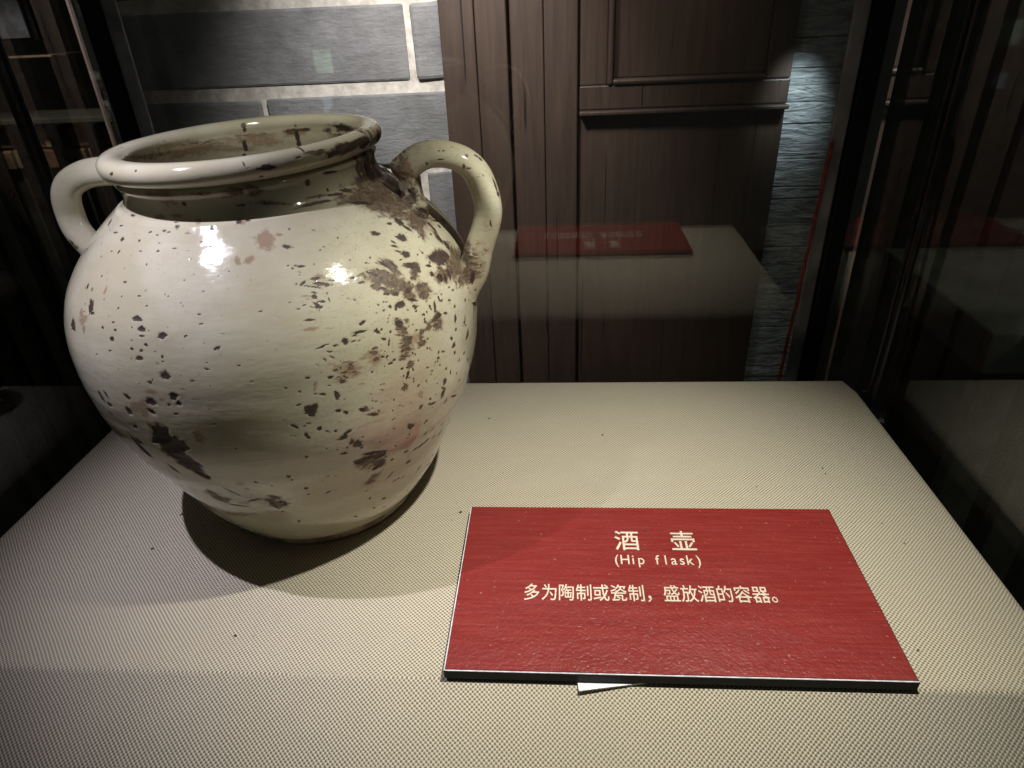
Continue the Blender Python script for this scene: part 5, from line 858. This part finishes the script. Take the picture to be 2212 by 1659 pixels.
    '0.906,0.387,0.174,0.00138,0.00233,0.81,0.0002;0,-0.2509,1.0033,0.4777,0.793,-0.607,0.045,0.423,0.497,-0.757,0.00353,0.00183,0.91,0.0002;0,-0.2295,1.0353,0.489,0'
    '.849,-0.526,0.048,0.481,0.732,-0.482,0.0032,0.00148,0.94,0.0002;0,-0.2357,1.1734,0.2259,0.896,-0.187,-0.402,-0.083,0.82,-0.566,0.0057,0.00438,0.92,0.0002;0,-0.3'
    '786,1.0298,0.1112,0.562,-0.68,-0.47,-0.011,0.562,-0.827,0.00465,0.00205,0.89,0.0002;0,-0.2856,0.9675,0.4065,0.705,-0.704,-0.087,0.19,0.305,-0.933,0.00229,0.0016'
    '5,0.93,0.0002;0,-0.3139,0.9387,0.4356,0.63,-0.774,-0.067,0.755,0.63,-0.183,0.00251,0.00146,0.75,0.0002;0,-0.259,1.0503,0.2794,0.765,-0.493,-0.415,0.33,0.853,-0.'
    '404,0.00466,0.00405,0.94,0.0002;0,-0.2808,0.9836,0.5465,0.707,-0.648,0.284,0.386,0.016,-0.923,0.00126,0.00203,0.93,0.0002;0,-0.2952,0.9775,0.5647,0.661,-0.657,0'
    '.363,0.632,0.748,0.204,0.00136,0.00115,0.94,0.0002;0,-0.1865,1.1844,0.5528,0.937,-0.142,0.318,0.214,0.956,-0.203,0.00365,0.00135,0.94,0.0002;0,-0.2914,0.9624,0.'
    '5153,0.685,-0.71,0.164,0.716,0.697,0.027,0.00137,0.00101,0.77,0.0002;0,-0.3575,1.0365,0.13,0.64,-0.661,-0.391,0.216,0.643,-0.735,0.0055,0.00319,0.94,0.0002;0,-0'
    '.1971,1.1562,0.5663,0.901,-0.212,0.378,0.407,0.713,-0.571,0.00352,0.00298,0.86,0.0002;0,-0.2921,0.9599,0.506,0.686,-0.72,0.105,0.561,0.615,0.554,0.00236,0.00159'
    ',0.78,0.0002;0,-0.2285,1.0493,0.534,0.84,-0.486,0.24,0.455,0.391,-0.8,0.00216,0.00205,0.82,0.0002;0,-0.3144,0.9397,0.4222,0.63,-0.772,-0.084,0.555,0.372,0.744,0'
    '.00122,0.00227,0.94,0.0002;0,-0.2497,1.008,0.4107,0.795,-0.602,-0.08,0.606,0.792,0.066,0.00293,0.00265,0.86,0.0002;0,-0.3485,0.9147,0.4988,0.539,-0.839,0.077,0.'
    '281,0.093,-0.955,0.00148,0.00161,0.89,0.0002;0,-0.3654,0.9193,0.3406,0.491,-0.825,-0.281,0.7,0.181,0.691,0.00268,0.00231,0.87,0.0002;0,-0.2189,1.0593,0.5163,0.8'
    '69,-0.466,0.165,0.482,0.726,-0.49,0.00337,0.00191,0.76,0.0002;0,-0.286,0.9875,0.5654,0.686,-0.631,0.362,0.666,0.745,0.038,0.00265,0.00152,0.93,0.0002;0,-0.2928,'
    '0.9868,0.5756,0.653,-0.623,0.431,0.57,0.03,-0.821,0.00229,0.00192,0.93,0.0002;0,-0.309,1.036,0.6384,0.559,-0.458,0.692,0.524,-0.452,-0.722,0.00204,0.00173,0.82,'
    '0.0002;0,-0.2596,0.9923,0.4361,0.766,-0.64,-0.063,0.446,0.6,-0.664,0.00345,0.00188,0.77,0.0002;0,-0.2635,0.9885,0.49,0.762,-0.645,0.053,0.562,0.62,-0.547,0.0031'
    '3,0.00155,0.75,0.0002;0,-0.2605,0.9975,0.5206,0.764,-0.618,0.184,0.641,0.76,-0.11,0.00224,0.00113,0.93,0.0002;0,-0.2932,0.9676,0.3659,0.686,-0.706,-0.175,0.653,'
    '0.704,-0.28,0.00254,0.00142,0.94,0.0002;0,-0.3207,0.9807,0.2758,0.599,-0.672,-0.435,0.521,0.74,-0.425,0.00344,0.00384,0.78,0.0002;0,-0.2192,1.0549,0.5023,0.873,'
    '-0.479,0.091,0.449,0.718,-0.531,0.00376,0.00141,0.92,0.0002;0,-0.3192,0.9584,0.3249,0.61,-0.729,-0.312,0.581,0.143,0.801,0.00183,0.00257,0.8,0.0002;0,-0.3674,1.'
    '0555,0.0912,0.608,-0.606,-0.513,0.615,-0.049,0.787,0.00224,0.00441,0.95,0.0002;0,-0.2543,0.9996,0.4299,0.783,-0.618,-0.079,0.439,0.637,-0.634,0.0023,0.00193,0.9'
    '3,0.0002;0,-0.2876,0.9637,0.5024,0.699,-0.708,0.101,0.299,0.16,-0.941,0.00184,0.00143,0.78,0.0002;0,-0.326,1.1038,0.0968,0.742,-0.441,-0.505,0.201,0.864,-0.461,'
    '0.00351,0.00495,0.86,0.0002;0,-0.2745,1.1545,0.1522,0.879,-0.265,-0.397,0.097,0.914,-0.395,0.00317,0.00443,0.79,0.0002;0,-0.2172,1.0565,0.4254,0.877,-0.475,-0.0'
    '75,0.361,0.753,-0.55,0.00332,0.00207,0.82,0.0002;0,-0.228,1.0361,0.4699,0.852,-0.521,0.044,0.282,0.388,-0.877,0.00209,0.00244,0.89,0.0002;0,-0.2426,1.015,0.482,'
    '0.816,-0.576,0.044,0.481,0.637,-0.603,0.00366,0.00166,0.92,0.0002;0,-0.2382,1.0239,0.412,0.824,-0.561,-0.078,0.455,0.738,-0.499,0.0023,0.00164,0.86,0.0002;0,-0.'
    '3441,0.9323,0.3429,0.547,-0.793,-0.268,0.599,0.147,0.787,0.00278,0.00255,0.78,0.0002;0,-0.2647,0.9943,0.3823,0.755,-0.64,-0.141,0.443,0.657,-0.61,0.00324,0.0013'
    '1,0.82,0.0002;0,-0.3394,0.9322,0.3538,0.564,-0.795,-0.223,0.812,0.583,-0.027,0.00263,0.00172,0.95,0.0002;0,-0.261,0.9897,0.4574,0.765,-0.644,0.01,0.468,0.545,-0'
    '.696,0.002,0.00176,0.94,0.0002;0,-0.2769,0.9741,0.4966,0.728,-0.682,0.068,0.683,0.713,-0.161,0.00184,0.00177,0.78,0.0002;0,-0.3164,0.9396,0.4077,0.626,-0.775,-0'
    '.087,0.699,0.507,0.504,0.00167,0.00181,0.76,0.0002;0,-0.2489,1.1464,0.6365,0.695,-0.207,0.688,0.346,0.936,-0.067,0.00332,0.00126,0.86,0.0002;0,-0.2087,1.0906,0.'
    '5375,0.888,-0.381,0.258,0.385,0.922,0.039,0.00418,0.00183,0.87,0.0002;0,-0.3178,0.9799,0.5979,0.568,-0.615,0.547,0.784,0.607,-0.131,0.00223,0.00094,0.91,0.0002;'
    '0,-0.2536,0.9988,0.4526,0.786,-0.618,-0.001,0.589,0.75,-0.3,0.00192,0.00142,0.81,0.0002;0,-0.2801,0.9867,0.5515,0.71,-0.637,0.3,0.702,0.605,-0.377,0.00186,0.001'
    '55,0.94,0.0002;0,-0.2205,1.052,0.4991,0.871,-0.484,0.086,0.469,0.767,-0.438,0.00273,0.00152,0.82,0.0002;0,-0.2347,1.0386,0.5333,0.824,-0.513,0.24,0.45,0.335,-0.'
    '828,0.00222,0.00133,0.87,0.0002;0,-0.2311,1.0314,0.473,0.844,-0.535,0.041,0.467,0.769,0.436,0.00249,0.00231,0.91,0.0002;0,-0.2433,1.0187,0.514,0.811,-0.566,0.14'
    '8,0.554,0.663,-0.504,0.00349,0.00172,0.86,0.0002;0,-0.267,0.9829,0.4449,0.75,-0.661,-0.036,0.654,0.731,0.195,0.00203,0.0024,0.84,0.0002;0,-0.316,0.9995,0.2552,0'
    '.62,-0.64,-0.454,0.712,0.702,-0.018,0.00305,0.00474,0.83,0.0002;0,-0.1961,1.1024,0.4266,0.932,-0.355,-0.075,0.363,0.915,0.175,0.00362,0.00426,0.84,0.0002;0,-0.2'
    '191,1.0644,0.3729,0.875,-0.46,-0.152,0.202,0.632,-0.748,0.00574,0.00155,0.94,0.0002;0,-0.2427,1.0344,0.5497,0.803,-0.519,0.293,0.372,0.052,-0.927,0.00265,0.0023'
    '7,0.75,0.0002;0,-0.2169,1.0546,0.452,0.88,-0.475,-0.005,0.458,0.846,0.273,0.00243,0.00235,0.88,0.0002;0,-0.2999,1.0346,0.6298,0.587,-0.464,0.663,0.807,0.271,-0.'
    '525,0.00185,0.00179,0.76,0.0002;0,-0.2904,0.9591,0.4768,0.693,-0.72,0.037,0.721,0.693,-0.007,0.0014,0.0019,0.82,0.0002;0,-0.3016,0.9876,0.2952,0.671,-0.669,-0.3'
    '21,0.638,0.299,0.71,0.00151,0.00329,0.94,0.0002;0,-0.2577,1.0744,0.6134,0.703,-0.382,0.601,0.693,0.559,-0.455,0.00226,0.00155,0.78,0.0002;0,-0.3404,0.9207,0.505'
    ',0.557,-0.824,0.101,0.774,0.471,-0.424,0.00193,0.00148,0.79,0.0002;0,-0.1804,1.1492,0.4668,0.97,-0.241,0.03,0.234,0.895,-0.379,0.0059,0.00226,0.82,0.0002;0,-0.2'
    '9,0.9664,0.3853,0.695,-0.707,-0.133,0.714,0.655,0.249,0.00168,0.00187,0.85,0.0002;0,-0.2902,0.9701,0.3675,0.694,-0.698,-0.175,0.264,0.473,-0.841,0.00346,0.00129'
    ',0.91,0.0002;0,-0.3556,0.9704,0.2487,0.526,-0.725,-0.445,-0.031,0.507,-0.862,0.0036,0.00112,0.76,0.0002;0,-0.1849,1.1429,0.4048,0.964,-0.253,-0.082,0.225,0.94,-'
    '0.256,0.00524,0.00292,0.94,0.0002;0,-0.2988,0.9509,0.4468,0.668,-0.744,-0.035,0.744,0.664,0.08,0.00188,0.00202,0.77,0.0002;0,-0.2521,1.0139,0.5357,0.783,-0.573,'
    '0.242,0.356,0.094,-0.93,0.00133,0.00115,0.84,0.0002;0,-0.2677,1.0704,0.6221,0.672,-0.384,0.633,0.543,0.837,-0.068,0.00349,0.00137,0.89,0.0002;0,-0.2103,1.0674,0'
    '.4476,0.895,-0.446,-0.02,0.398,0.818,-0.416,0.00446,0.00175,0.94,0.0002;0,-0.3508,0.9116,0.4425,0.537,-0.842,-0.047,0.84,0.539,-0.059,0.00167,0.00119,0.79,0.000'
    '2;0,-0.2194,1.0509,0.4362,0.873,-0.484,-0.054,0.329,0.668,-0.668,0.00257,0.00153,0.9,0.0002;0,-0.2226,1.0602,0.5345,0.855,-0.459,0.241,0.509,0.833,-0.217,0.0032'
    '9,0.00186,0.93,0.0002;0,-0.2217,1.1516,0.6061,0.789,-0.207,0.579,0.607,0.115,-0.786,0.00195,0.00334,0.87,0.0002;0,-0.3573,1.0361,0.6728,0.464,-0.476,0.747,0.275'
    ',0.879,0.39,0.0019,0.00118,0.93,0.0002;0,-0.3164,1.007,0.623,0.557,-0.537,0.634,0.786,0.587,-0.194,0.00153,0.00118,0.93,0.0002;0,-0.309,0.9471,0.3968,0.645,-0.7'
    '56,-0.109,0.683,0.508,0.524,0.00178,0.00242,0.92,0.0002;0,-0.1827,1.166,0.3781,0.972,-0.19,-0.141,0.077,0.817,-0.572,0.00605,0.00259,0.81,0.0002;0,-0.2407,1.033'
    '8,0.3564,0.817,-0.541,-0.201,0.36,0.75,-0.555,0.00314,0.00218,0.88,0.0002;0,-0.1783,1.1683,0.505,0.975,-0.19,0.114,0.221,0.792,-0.57,0.00442,0.00287,0.91,0.0002'
    ';0,-0.1867,1.1662,0.5433,0.94,-0.191,0.284,0.308,0.833,-0.459,0.00515,0.0019,0.79,0.0002;0,-0.2784,0.9903,0.555,0.709,-0.63,0.317,0.537,0.191,-0.822,0.00122,0.0'
    '0198,0.81,0.0002;0,-0.2537,1.0194,0.5517,0.775,-0.556,0.299,0.63,0.646,-0.432,0.00293,0.00177,0.8,0.0002;0,-0.2444,1.011,0.46,0.81,-0.586,0.015,0.485,0.655,-0.5'
    '8,0.00271,0.00169,0.79,0.0002;0,-0.2528,1.0092,0.5259,0.785,-0.587,0.197,0.411,0.732,0.543,0.00219,0.00137,0.79,0.0002;0,-0.247,1.0333,0.5588,0.786,-0.52,0.336,'
    '0.578,0.81,-0.099,0.00154,0.0014,0.86,0.0002;0,-0.3335,0.9651,0.5966,0.529,-0.65,0.545,0.839,0.306,-0.45,0.00232,0.00126,0.77,0.0002;0,-0.2675,0.984,0.429,0.747'
    ',-0.66,-0.081,0.439,0.581,-0.686,0.00358,0.00131,0.93,0.0002;0,-0.2946,0.9547,0.446,0.68,-0.732,-0.035,0.721,0.676,-0.154,0.00168,0.00168,0.76,0.0002;0,-0.2143,'
    '1.1273,0.5844,0.83,-0.267,0.49,0.543,0.59,-0.598,0.00339,0.00292,0.91,0.0002;0,-0.276,1.0322,0.6034,0.661,-0.488,0.57,0.404,0.872,0.277,0.00291,0.00176,0.78,0.0'
    '002;0,-0.2509,1.0395,0.3154,0.797,-0.526,-0.297,0.131,0.631,-0.765,0.00634,0.00164,0.82,0.0002;0,-0.296,0.9659,0.5414,0.669,-0.693,0.268,0.443,0.661,0.606,0.002'
    '07,0.00125,0.83,0.0002;0,-0.362,0.9553,0.6099,0.459,-0.667,0.586,0.746,-0.069,-0.663,0.00141,0.00179,0.78,0.0002;0,-0.1793,1.153,0.4595,0.973,-0.23,0.013,0.203,'
    '0.832,-0.517,0.00459,0.00198,0.87,0.0002;0,-0.2856,0.9644,0.4878,0.705,-0.708,0.042,0.445,0.396,-0.803,0.00234,0.0012,0.9,0.0002;0,-0.3327,0.9265,0.4139,0.583,-'
    '0.808,-0.082,0.333,0.33,-0.884,0.00176,0.00139,0.82,0.0002;0,-0.6397,0.9557,0.6627,-0.189,-0.659,0.728,0.769,0.362,0.527,0.00164,0.00173,0.85,0.0002;0,-0.6229,0'
    '.8845,0.5824,-0.157,-0.872,0.464,0.987,-0.118,0.112,0.0012,0.00111,0.81,0.0002;0,-0.5667,0.8688,0.5602,-0.024,-0.936,0.351,0.769,-0.242,-0.592,0.00111,0.00108,0'
    '.79,0.0002;0,-0.6151,0.8708,0.5537,-0.148,-0.935,0.322,0.659,-0.336,-0.673,0.00136,0.00133,0.88,0.0002;0,-0.7648,0.9482,0.5881,-0.497,-0.698,0.515,0.867,-0.395,'
    '0.302,0.00344,0.00109,0.81,0.0002;0,-0.8136,1.0714,0.651,-0.592,-0.391,0.705,0.791,-0.452,0.414,0.00262,0.00294,0.78,0.0002;0,-0.5783,0.8577,0.5189,-0.058,-0.98'
    '4,0.169,0.814,0.052,0.578,0.00161,0.00092,0.79,0.0002;0,-0.6739,0.9769,0.6704,-0.276,-0.617,0.737,0.858,-0.504,-0.101,0.00176,0.00104,0.71,0.0002;0,-0.6303,0.92'
    '29,0.6329,-0.168,-0.729,0.663,0.8,-0.494,-0.341,0.00197,0.00086,0.71,0.0002;0,-0.7022,0.9161,0.5937,-0.346,-0.771,0.535,0.798,0.059,0.6,0.00179,0.0016,0.71,0.00'
    '02;0,-0.6481,1,0.6995,-0.252,-0.671,0.697,0.964,-0.108,0.244,0.00145,0.00127,0.82,0.0002;0,-0.6554,0.8846,0.5669,-0.245,-0.892,0.379,0.865,-0.378,-0.33,0.00143,'
    '0.00144,0.84,0.0002;0,-0.5177,0.9328,0.6497,0.087,-0.704,0.705,0.573,0.614,0.543,0.00112,0.00124,0.85,0.0002;0,-0.5429,0.853,0.4753,0.034,-0.999,0.038,0.69,0.05'
    '1,0.722,0.00157,0.0011,0.83,0.0002;0,-0.5981,0.9143,0.6296,-0.092,-0.75,0.655,0.875,-0.375,-0.306,0.00162,0.00089,0.9,0.0002;0,-0.5083,0.8942,0.6027,0.107,-0.81'
    '8,0.565,0.634,-0.382,-0.672,0.00124,0.0012,0.71,0.0002;0,-0.5486,0.8575,0.5212,0.018,-0.982,0.19,0.991,-0.008,-0.137,0.00148,0.00124,0.88,0.0002;0,-0.6819,0.962'
    '4,0.6547,-0.288,-0.634,0.717,0.697,-0.653,-0.297,0.00229,0.00121,0.73,0.0002;0,-0.5189,0.8862,0.5924,0.084,-0.846,0.526,0.595,0.466,0.655,0.00104,0.00094,0.82,0'
    '.0002;0,-0.6946,0.8953,0.5611,-0.345,-0.868,0.358,0.774,-0.047,0.631,0.00129,0.00129,0.87,0.0002;0,-0.5506,0.8569,0.3902,0.016,-0.994,-0.113,0.941,-0.023,0.339,'
    '0.00157,0.00122,0.76,0.0002;0,-0.7235,1.004,0.6693,-0.399,-0.557,0.729,0.727,-0.676,-0.119,0.00282,0.0012,0.84,0.0002;0,-0.7134,0.8879,0.4087,-0.4,-0.909,-0.117'
    ',0.82,-0.412,0.398,0.00345,0.00203,0.81,0.0002;0,-0.6244,0.9811,0.6883,-0.177,-0.682,0.71,0.974,-0.019,0.225,0.00128,0.00136,0.87,0.0002;0,-0.6604,0.8761,0.539,'
    '-0.264,-0.928,0.265,0.487,-0.365,-0.793,0.00133,0.00148,0.89,0.0002;0,-0.7374,0.9051,0.5329,-0.451,-0.855,0.256,0.892,-0.439,0.105,0.00253,0.00131,0.78,0.0002;0'
    ',-0.5557,0.9336,0.6528,-0,-0.705,0.709,0.595,0.57,0.567,0.00156,0.00099,0.8,0.0002;0,-0.5706,0.8614,0.537,-0.035,-0.964,0.265,0.979,0.02,0.201,0.00144,0.00084,0'
    '.77,0.0002;0,-0.5712,0.904,0.6198,-0.037,-0.788,0.615,0.76,0.377,0.529,0.00124,0.00107,0.77,0.0002;0,-0.6926,0.8815,0.5175,-0.343,-0.925,0.162,0.928,-0.306,0.21'
    '4,0.00207,0.00119,0.79,0.0002;0,-0.7484,1.0096,0.6588,-0.451,-0.529,0.719,0.874,-0.427,0.233,0.00202,0.00212,0.87,0.0002;0,-0.5353,0.855,0.5013,0.051,-0.992,0.1'
    '11,0.678,-0.047,-0.733,0.00104,0.00125,0.83,0.0002;0,-0.591,0.8832,0.5879,-0.079,-0.856,0.51,0.88,0.181,0.439,0.00104,0.00105,0.86,0.0002;0,-0.547,0.8524,0.4615'
    ',0.022,-0.999,0.025,0.41,-0.013,-0.912,0.00158,0.00137,0.86,0.0002;0,-0.5927,0.9116,0.6272,-0.081,-0.764,0.64,0.993,-0.01,0.115,0.00135,0.00097,0.85,0.0002;0,-0'
    '.6308,0.9581,0.6671,-0.174,-0.658,0.732,0.856,-0.468,-0.218,0.00137,0.00082,0.86,0.0002;0,-0.5626,0.8754,0.576,-0.014,-0.9,0.436,0.667,0.316,0.674,0.00099,0.001'
    '23,0.82,0.0002;0,-0.5694,0.9277,0.6466,-0.031,-0.711,0.703,0.95,-0.24,-0.2,0.00154,0.00096,0.79,0.0002;0,-0.5265,0.8591,0.3816,0.077,-0.986,-0.151,0.93,0.125,-0'
    '.346,0.00125,0.00192,0.89,0.0002;0,-0.6344,0.9225,0.6314,-0.177,-0.733,0.657,0.92,-0.36,-0.155,0.00111,0.00125,0.86,0.0002;0,-0.5712,0.964,0.6807,-0.032,-0.656,'
    '0.754,0.476,0.654,0.588,0.00142,0.00132,0.81,0.0002;0,-0.5021,0.9406,0.6549,0.124,-0.683,0.72,0.963,0.257,0.078,0.00141,0.00089,0.8,0.0002;0,-0.7316,0.9724,0.63'
    '91,-0.403,-0.606,0.686,0.915,-0.278,0.292,0.00178,0.00195,0.84,0.0002;0,-0.6029,0.8562,0.488,-0.119,-0.991,0.059,0.864,-0.132,-0.486,0.00113,0.00162,0.75,0.0002'
    ';0,-0.6599,0.8719,0.3837,-0.269,-0.953,-0.137,0.713,-0.293,0.637,0.00266,0.0009,0.84,0.0002;0,-0.5116,0.8671,0.5484,0.11,-0.947,0.302,0.859,0.243,0.451,0.00099,'
    '0.001,0.75,0.0002;0,-0.6771,0.9277,0.6221,-0.281,-0.732,0.621,0.914,-0.005,0.407,0.0018,0.00109,0.85,0.0002;0,-0.6289,0.8625,0.51,-0.187,-0.973,0.136,0.78,-0.23'
    '1,-0.582,0.00146,0.00142,0.87,0.0002;0,-0.5673,0.9006,0.6156,-0.029,-0.801,0.597,0.91,0.226,0.347,0.00117,0.00103,0.87,0.0002;0,-0.5138,0.8695,0.5563,0.102,-0.9'
    '37,0.334,0.995,0.101,-0.022,0.00131,0.00114,0.88,0.0002;0,-0.6554,0.8671,0.4994,-0.249,-0.963,0.107,0.961,-0.231,0.153,0.00138,0.00103,0.85,0.0002;0,-0.585,0.85'
    '41,0.4803,-0.075,-0.996,0.037,0.996,-0.073,0.055,0.00134,0.00152,0.86,0.0002;0,-0.7372,0.9616,0.2361,-0.495,-0.766,-0.411,0.608,-0.643,0.466,0.00256,0.00244,0.8'
    '1,0.0002;0,-0.7754,0.9201,0.422,-0.552,-0.827,-0.108,0.819,-0.562,0.118,0.00285,0.00305,0.76,0.0002').split(';')]
for r in STAINS_AND_REFLECTION: r[0] = int(r[0])
#ENDTABLE
def wear_and_reflection(co, nrm_r):
    """co: (n,3) layout-unit points -> (n,4) dark / brown / rust / pink densities and a depth"""
    out = np.zeros((len(co), 4)); dep = np.zeros(len(co))
    for st in STAINS_AND_REFLECTION:
        ch, x, y, z, nx, ny, nz, ux, uy, uz, ru, rv, k_, dd = st
        d = co - np.array((x, y, z)); R_ = max(ru, rv)*2.2
        sel = np.where((np.abs(d) < R_).all(1))[0]
        if not len(sel): continue
        n_ = np.array((nx, ny, nz)); u_ = np.array((ux, uy, uz)); v_ = np.cross(n_, u_)
        q = d[sel]; a_ = q@u_/ru; b_ = q@v_/rv; c_ = q@n_/max(R_*.6, .02)
        th = np.arctan2(b_, a_); s_ = x*917+z*613
        r_ = np.sqrt(a_*a_+b_*b_+c_*c_)*(1+.13*np.sin(2*th+s_)+.07*np.sin(3*th+s_*1.7)+.09*np.sin(5*th+s_*2.3)+.08*np.sin(9*th+s_*3.1))
        val = k_*np.clip(1.5-r_, 0, 1)
        ok = (nrm_r[sel]@n_) > .1
        val = np.where(ok, val, 0)
        out[sel, ch] = np.maximum(out[sel, ch], val)
        if dd: dep[sel] = np.maximum(dep[sel], dd*np.clip(1.25-r_, 0, 1)**.6*ok)
    return out, dep
def tilt(co):
    out = co.copy(); out[..., 0] += TX*co[..., 2]; out[..., 2] -= TX*(co[..., 0]-JX); return out
def grid_mesh(name, G, mat, parent, closed_u=True, wearing=True, closed_v=False, is_tube=False):
    """G: rows x cols x 3 in layout units"""
    R_, C_ = G.shape[:2]; co = tilt(G.reshape(-1, 3))
    idx = np.arange(R_*C_).reshape(R_, C_)
    G2 = co.reshape(R_, C_, 3)
    du = np.roll(G2, -1, 1)-np.roll(G2, 1, 1) if closed_u else np.gradient(G2, axis=1)
    dv = np.gradient(G2, axis=0); nr = np.cross(du, dv).reshape(-1, 3); nr /= np.maximum(np.linalg.norm(nr, axis=1, keepdims=True), 1e-9)
    if is_tube and ((G2-G2.mean(1, keepdims=True)).reshape(-1, 3)*nr).sum() < 0: nr = -nr
    if wearing and STAINS_AND_REFLECTION:
        wv, dep = wear_and_reflection(co, nr); co = co - nr*dep[:, None]
    else: wv = np.zeros((len(co), 4))
    cc = idx if not closed_u else np.hstack([idx, idx[:, :1]])
    rr_ = cc if not closed_v else np.vstack([cc, cc[:1]])
    q = np.stack([rr_[:-1, :-1], rr_[:-1, 1:], rr_[1:, 1:], rr_[1:, :-1]], -1).reshape(-1, 4)
    me = bpy.data.meshes.new(name)
    me.vertices.add(len(co)); me.loops.add(q.size); me.polygons.add(len(q))
    W_ = co*H; W_[:, 2] += Z0
    me.vertices.foreach_set('co', W_.astype(np.float32).ravel())
    me.loops.foreach_set('vertex_index', q.astype(np.int32).ravel())
    me.polygons.foreach_set('loop_start', np.arange(0, q.size, 4, dtype=np.int32))
    me.polygons.foreach_set('use_smooth', np.ones(len(q), bool))
    me.update(calc_edges=True); me.validate()
    at = me.color_attributes.new('wear_and_reflection', 'FLOAT_COLOR', 'POINT')
    at.data.foreach_set('color', wv.astype(np.float32).ravel())
    return link(name, me, mat, parent)
def revolve(name, prof, mat, parent, lump=.0010, wearing=True):
    r = prof[:, 0][:, None]; z = prof[:, 1][:, None]; a = AZ[None, :]
    rad = r*oval(z, a)
    rad = rad + lump*(np.sin(3*a+7*z+1)*.5+np.sin(5*a-11*z)*.35+np.sin(2*a+23*z+2)*.35+np.sin(9*a+31*z)*.12+.12*np.sin(z*118+.6*np.sin(2*a)))*np.clip(z*8, 0, 1)
    rad = rad + .00045*np.sin(z*112+.5*np.sin(a)+.8)*np.clip((z-.52)*8, 0, 1)*np.clip((.74-z)*20, 0, 1) + .0005*np.sin(z*75+.4*np.sin(a))*np.clip((.45-z)*6, 0, 1)*np.clip(z*10, 0, 1)
    G = np.stack([JX+rad*np.cos(a), JY+rad*np.sin(a), np.broadcast_to(z, rad.shape)], -1)
    return grid_mesh(name, G, mat, parent, True, wearing)
jar = thing('jar', P(JX, JY, 0), 'big cream glazed two handled pottery jar with brown worn patches', 'jar')
# body: foot edge -> belly -> shoulder -> neck
zz = np.linspace(.040, HS, 160); body = np.stack([hermite(zz, ZP, RR), zz], 1)
neck = catmull_pts([(RR[-1], HS), (.2330, .7135), (.2265, .722), (.2225, .735), (.2225, .748), (.2262, .7545), (.2225, .7615), (.2150, .768), (.210, .775)])
foot_in = [(.190, .0325), (.2050, .0325), (.2105, .0345)]
revolve('body', resample(np.vstack([foot_in, body, neck[1:]]), .0021), GLZ, jar)
# rolled lip with the inside of the neck and the hidden inner wall
LR, LZ, LA, LB = .2205, .7845, .0215, .0190
ph = np.linspace(-2.2, 3.3, 60)
lip = np.stack([LR+LA*np.sign(np.cos(ph))*np.abs(np.cos(ph))**.9, LZ+LB*np.sin(ph)], 1)
inner = catmull_pts([lip[-1], (.1985, .765), (.2010, .745), (.2080, .715), (.235, .680), (.300, .640), (.350, .57), (.365, .45), (.350, .35), (.300, .20), (.21, .06), (.10, .045), (.01, .044)])
revolve('lip', resample(np.vstack([lip, inner[1:]]), .0028), GLZ, jar)
# foot ring
fp = np.array([(.01, .002), (.150, .001), (.192, 0.0), (.2040, .003), (.2075, .012), (.2060, .0315), (.189, .0335)])
revolve('foot_ring', resample(catmull_pts(fp, 8), .004), FOOT, jar, lump=.0008, wearing=False)

def tube(name, path, az, rad, mat, parent, n=40, cap0=False, flat=1.0, lumpy=.0018):
    """path: (radial, z) control points in the plane through the axis at azimuth az; rad: radius per control point"""
    Q = catmull_pts(np.c_[np.array(path), np.array(rad)], 16)
    c = np.array((math.cos(az), math.sin(az), 0)); s = np.array((-math.sin(az), math.cos(az), 0))
    C_ = np.array([JX, JY, 0]) + Q[:, :1]*c + Q[:, 1:2]*np.array((0, 0, 1.)); r = Q[:, 2]
    T = np.gradient(C_, axis=0); T /= np.linalg.norm(T, axis=1, keepdims=True)
    if cap0:
        k = 12; th = np.linspace(0, math.pi/2, k, endpoint=False)[:]
        C0 = C_[0] - T[0]*r[0]*.55*np.cos(th)[:, None]; r0 = r[0]*np.maximum(np.sin(th), .02)**.75
        C_ = np.vstack([C0, C_]); r = np.r_[r0, r]; T = np.vstack([np.repeat(T[:1], k, 0), T])
    B = np.cross(T, s); B /= np.linalg.norm(B, axis=1, keepdims=True)
    a = np.linspace(0, 2*np.pi, n, endpoint=False)
    L = lumpy*(np.sin(3*a[None]+np.arange(len(C_))[:, None]*.07)+.6*np.sin(np.arange(len(C_))[:, None]*.19+a[None]))
    rad_ = r[:, None]+L
    G = C_[:, None] + (rad_*flat)[..., None]*np.cos(a)[None, :, None]*s + rad_[..., None]*np.sin(a)[None, :, None]*B[:, None]
    return grid_mesh(name, G[:, ::-1], mat, parent, True, is_tube=True)
AR = math.radians(-2)
tube('handle', [(.277, .731), (.308, .749), (.347, .757), (.388, .745), (.419, .712), (.432, .668), (.424, .622), (.404, .573), (.385, .530), (.362, .500)],
     AR, [.0255, .0245, .0235, .0235, .0245, .0255, .0262, .0275, .033, .042], GLZ, jar, 90, True)
tube('handle_root', [(.262, .640), (.286, .662), (.291, .685), (.288, .708), (.291, .730)], AR, [.046, .033, .024, .0205, .018], GLZ, jar, 60)
AL = math.radians(177)
tube('handle', [(.205, .738), (.250, .744), (.293, .744), (.340, .742), (.380, .724), (.403, .692), (.407, .652), (.397, .612), (.378, .572), (.350, .535)],
     AL, [.030, .028, .0270, .0260, .0255, .0255, .0255, .0262, .029, .036], GLZ, jar, 80)
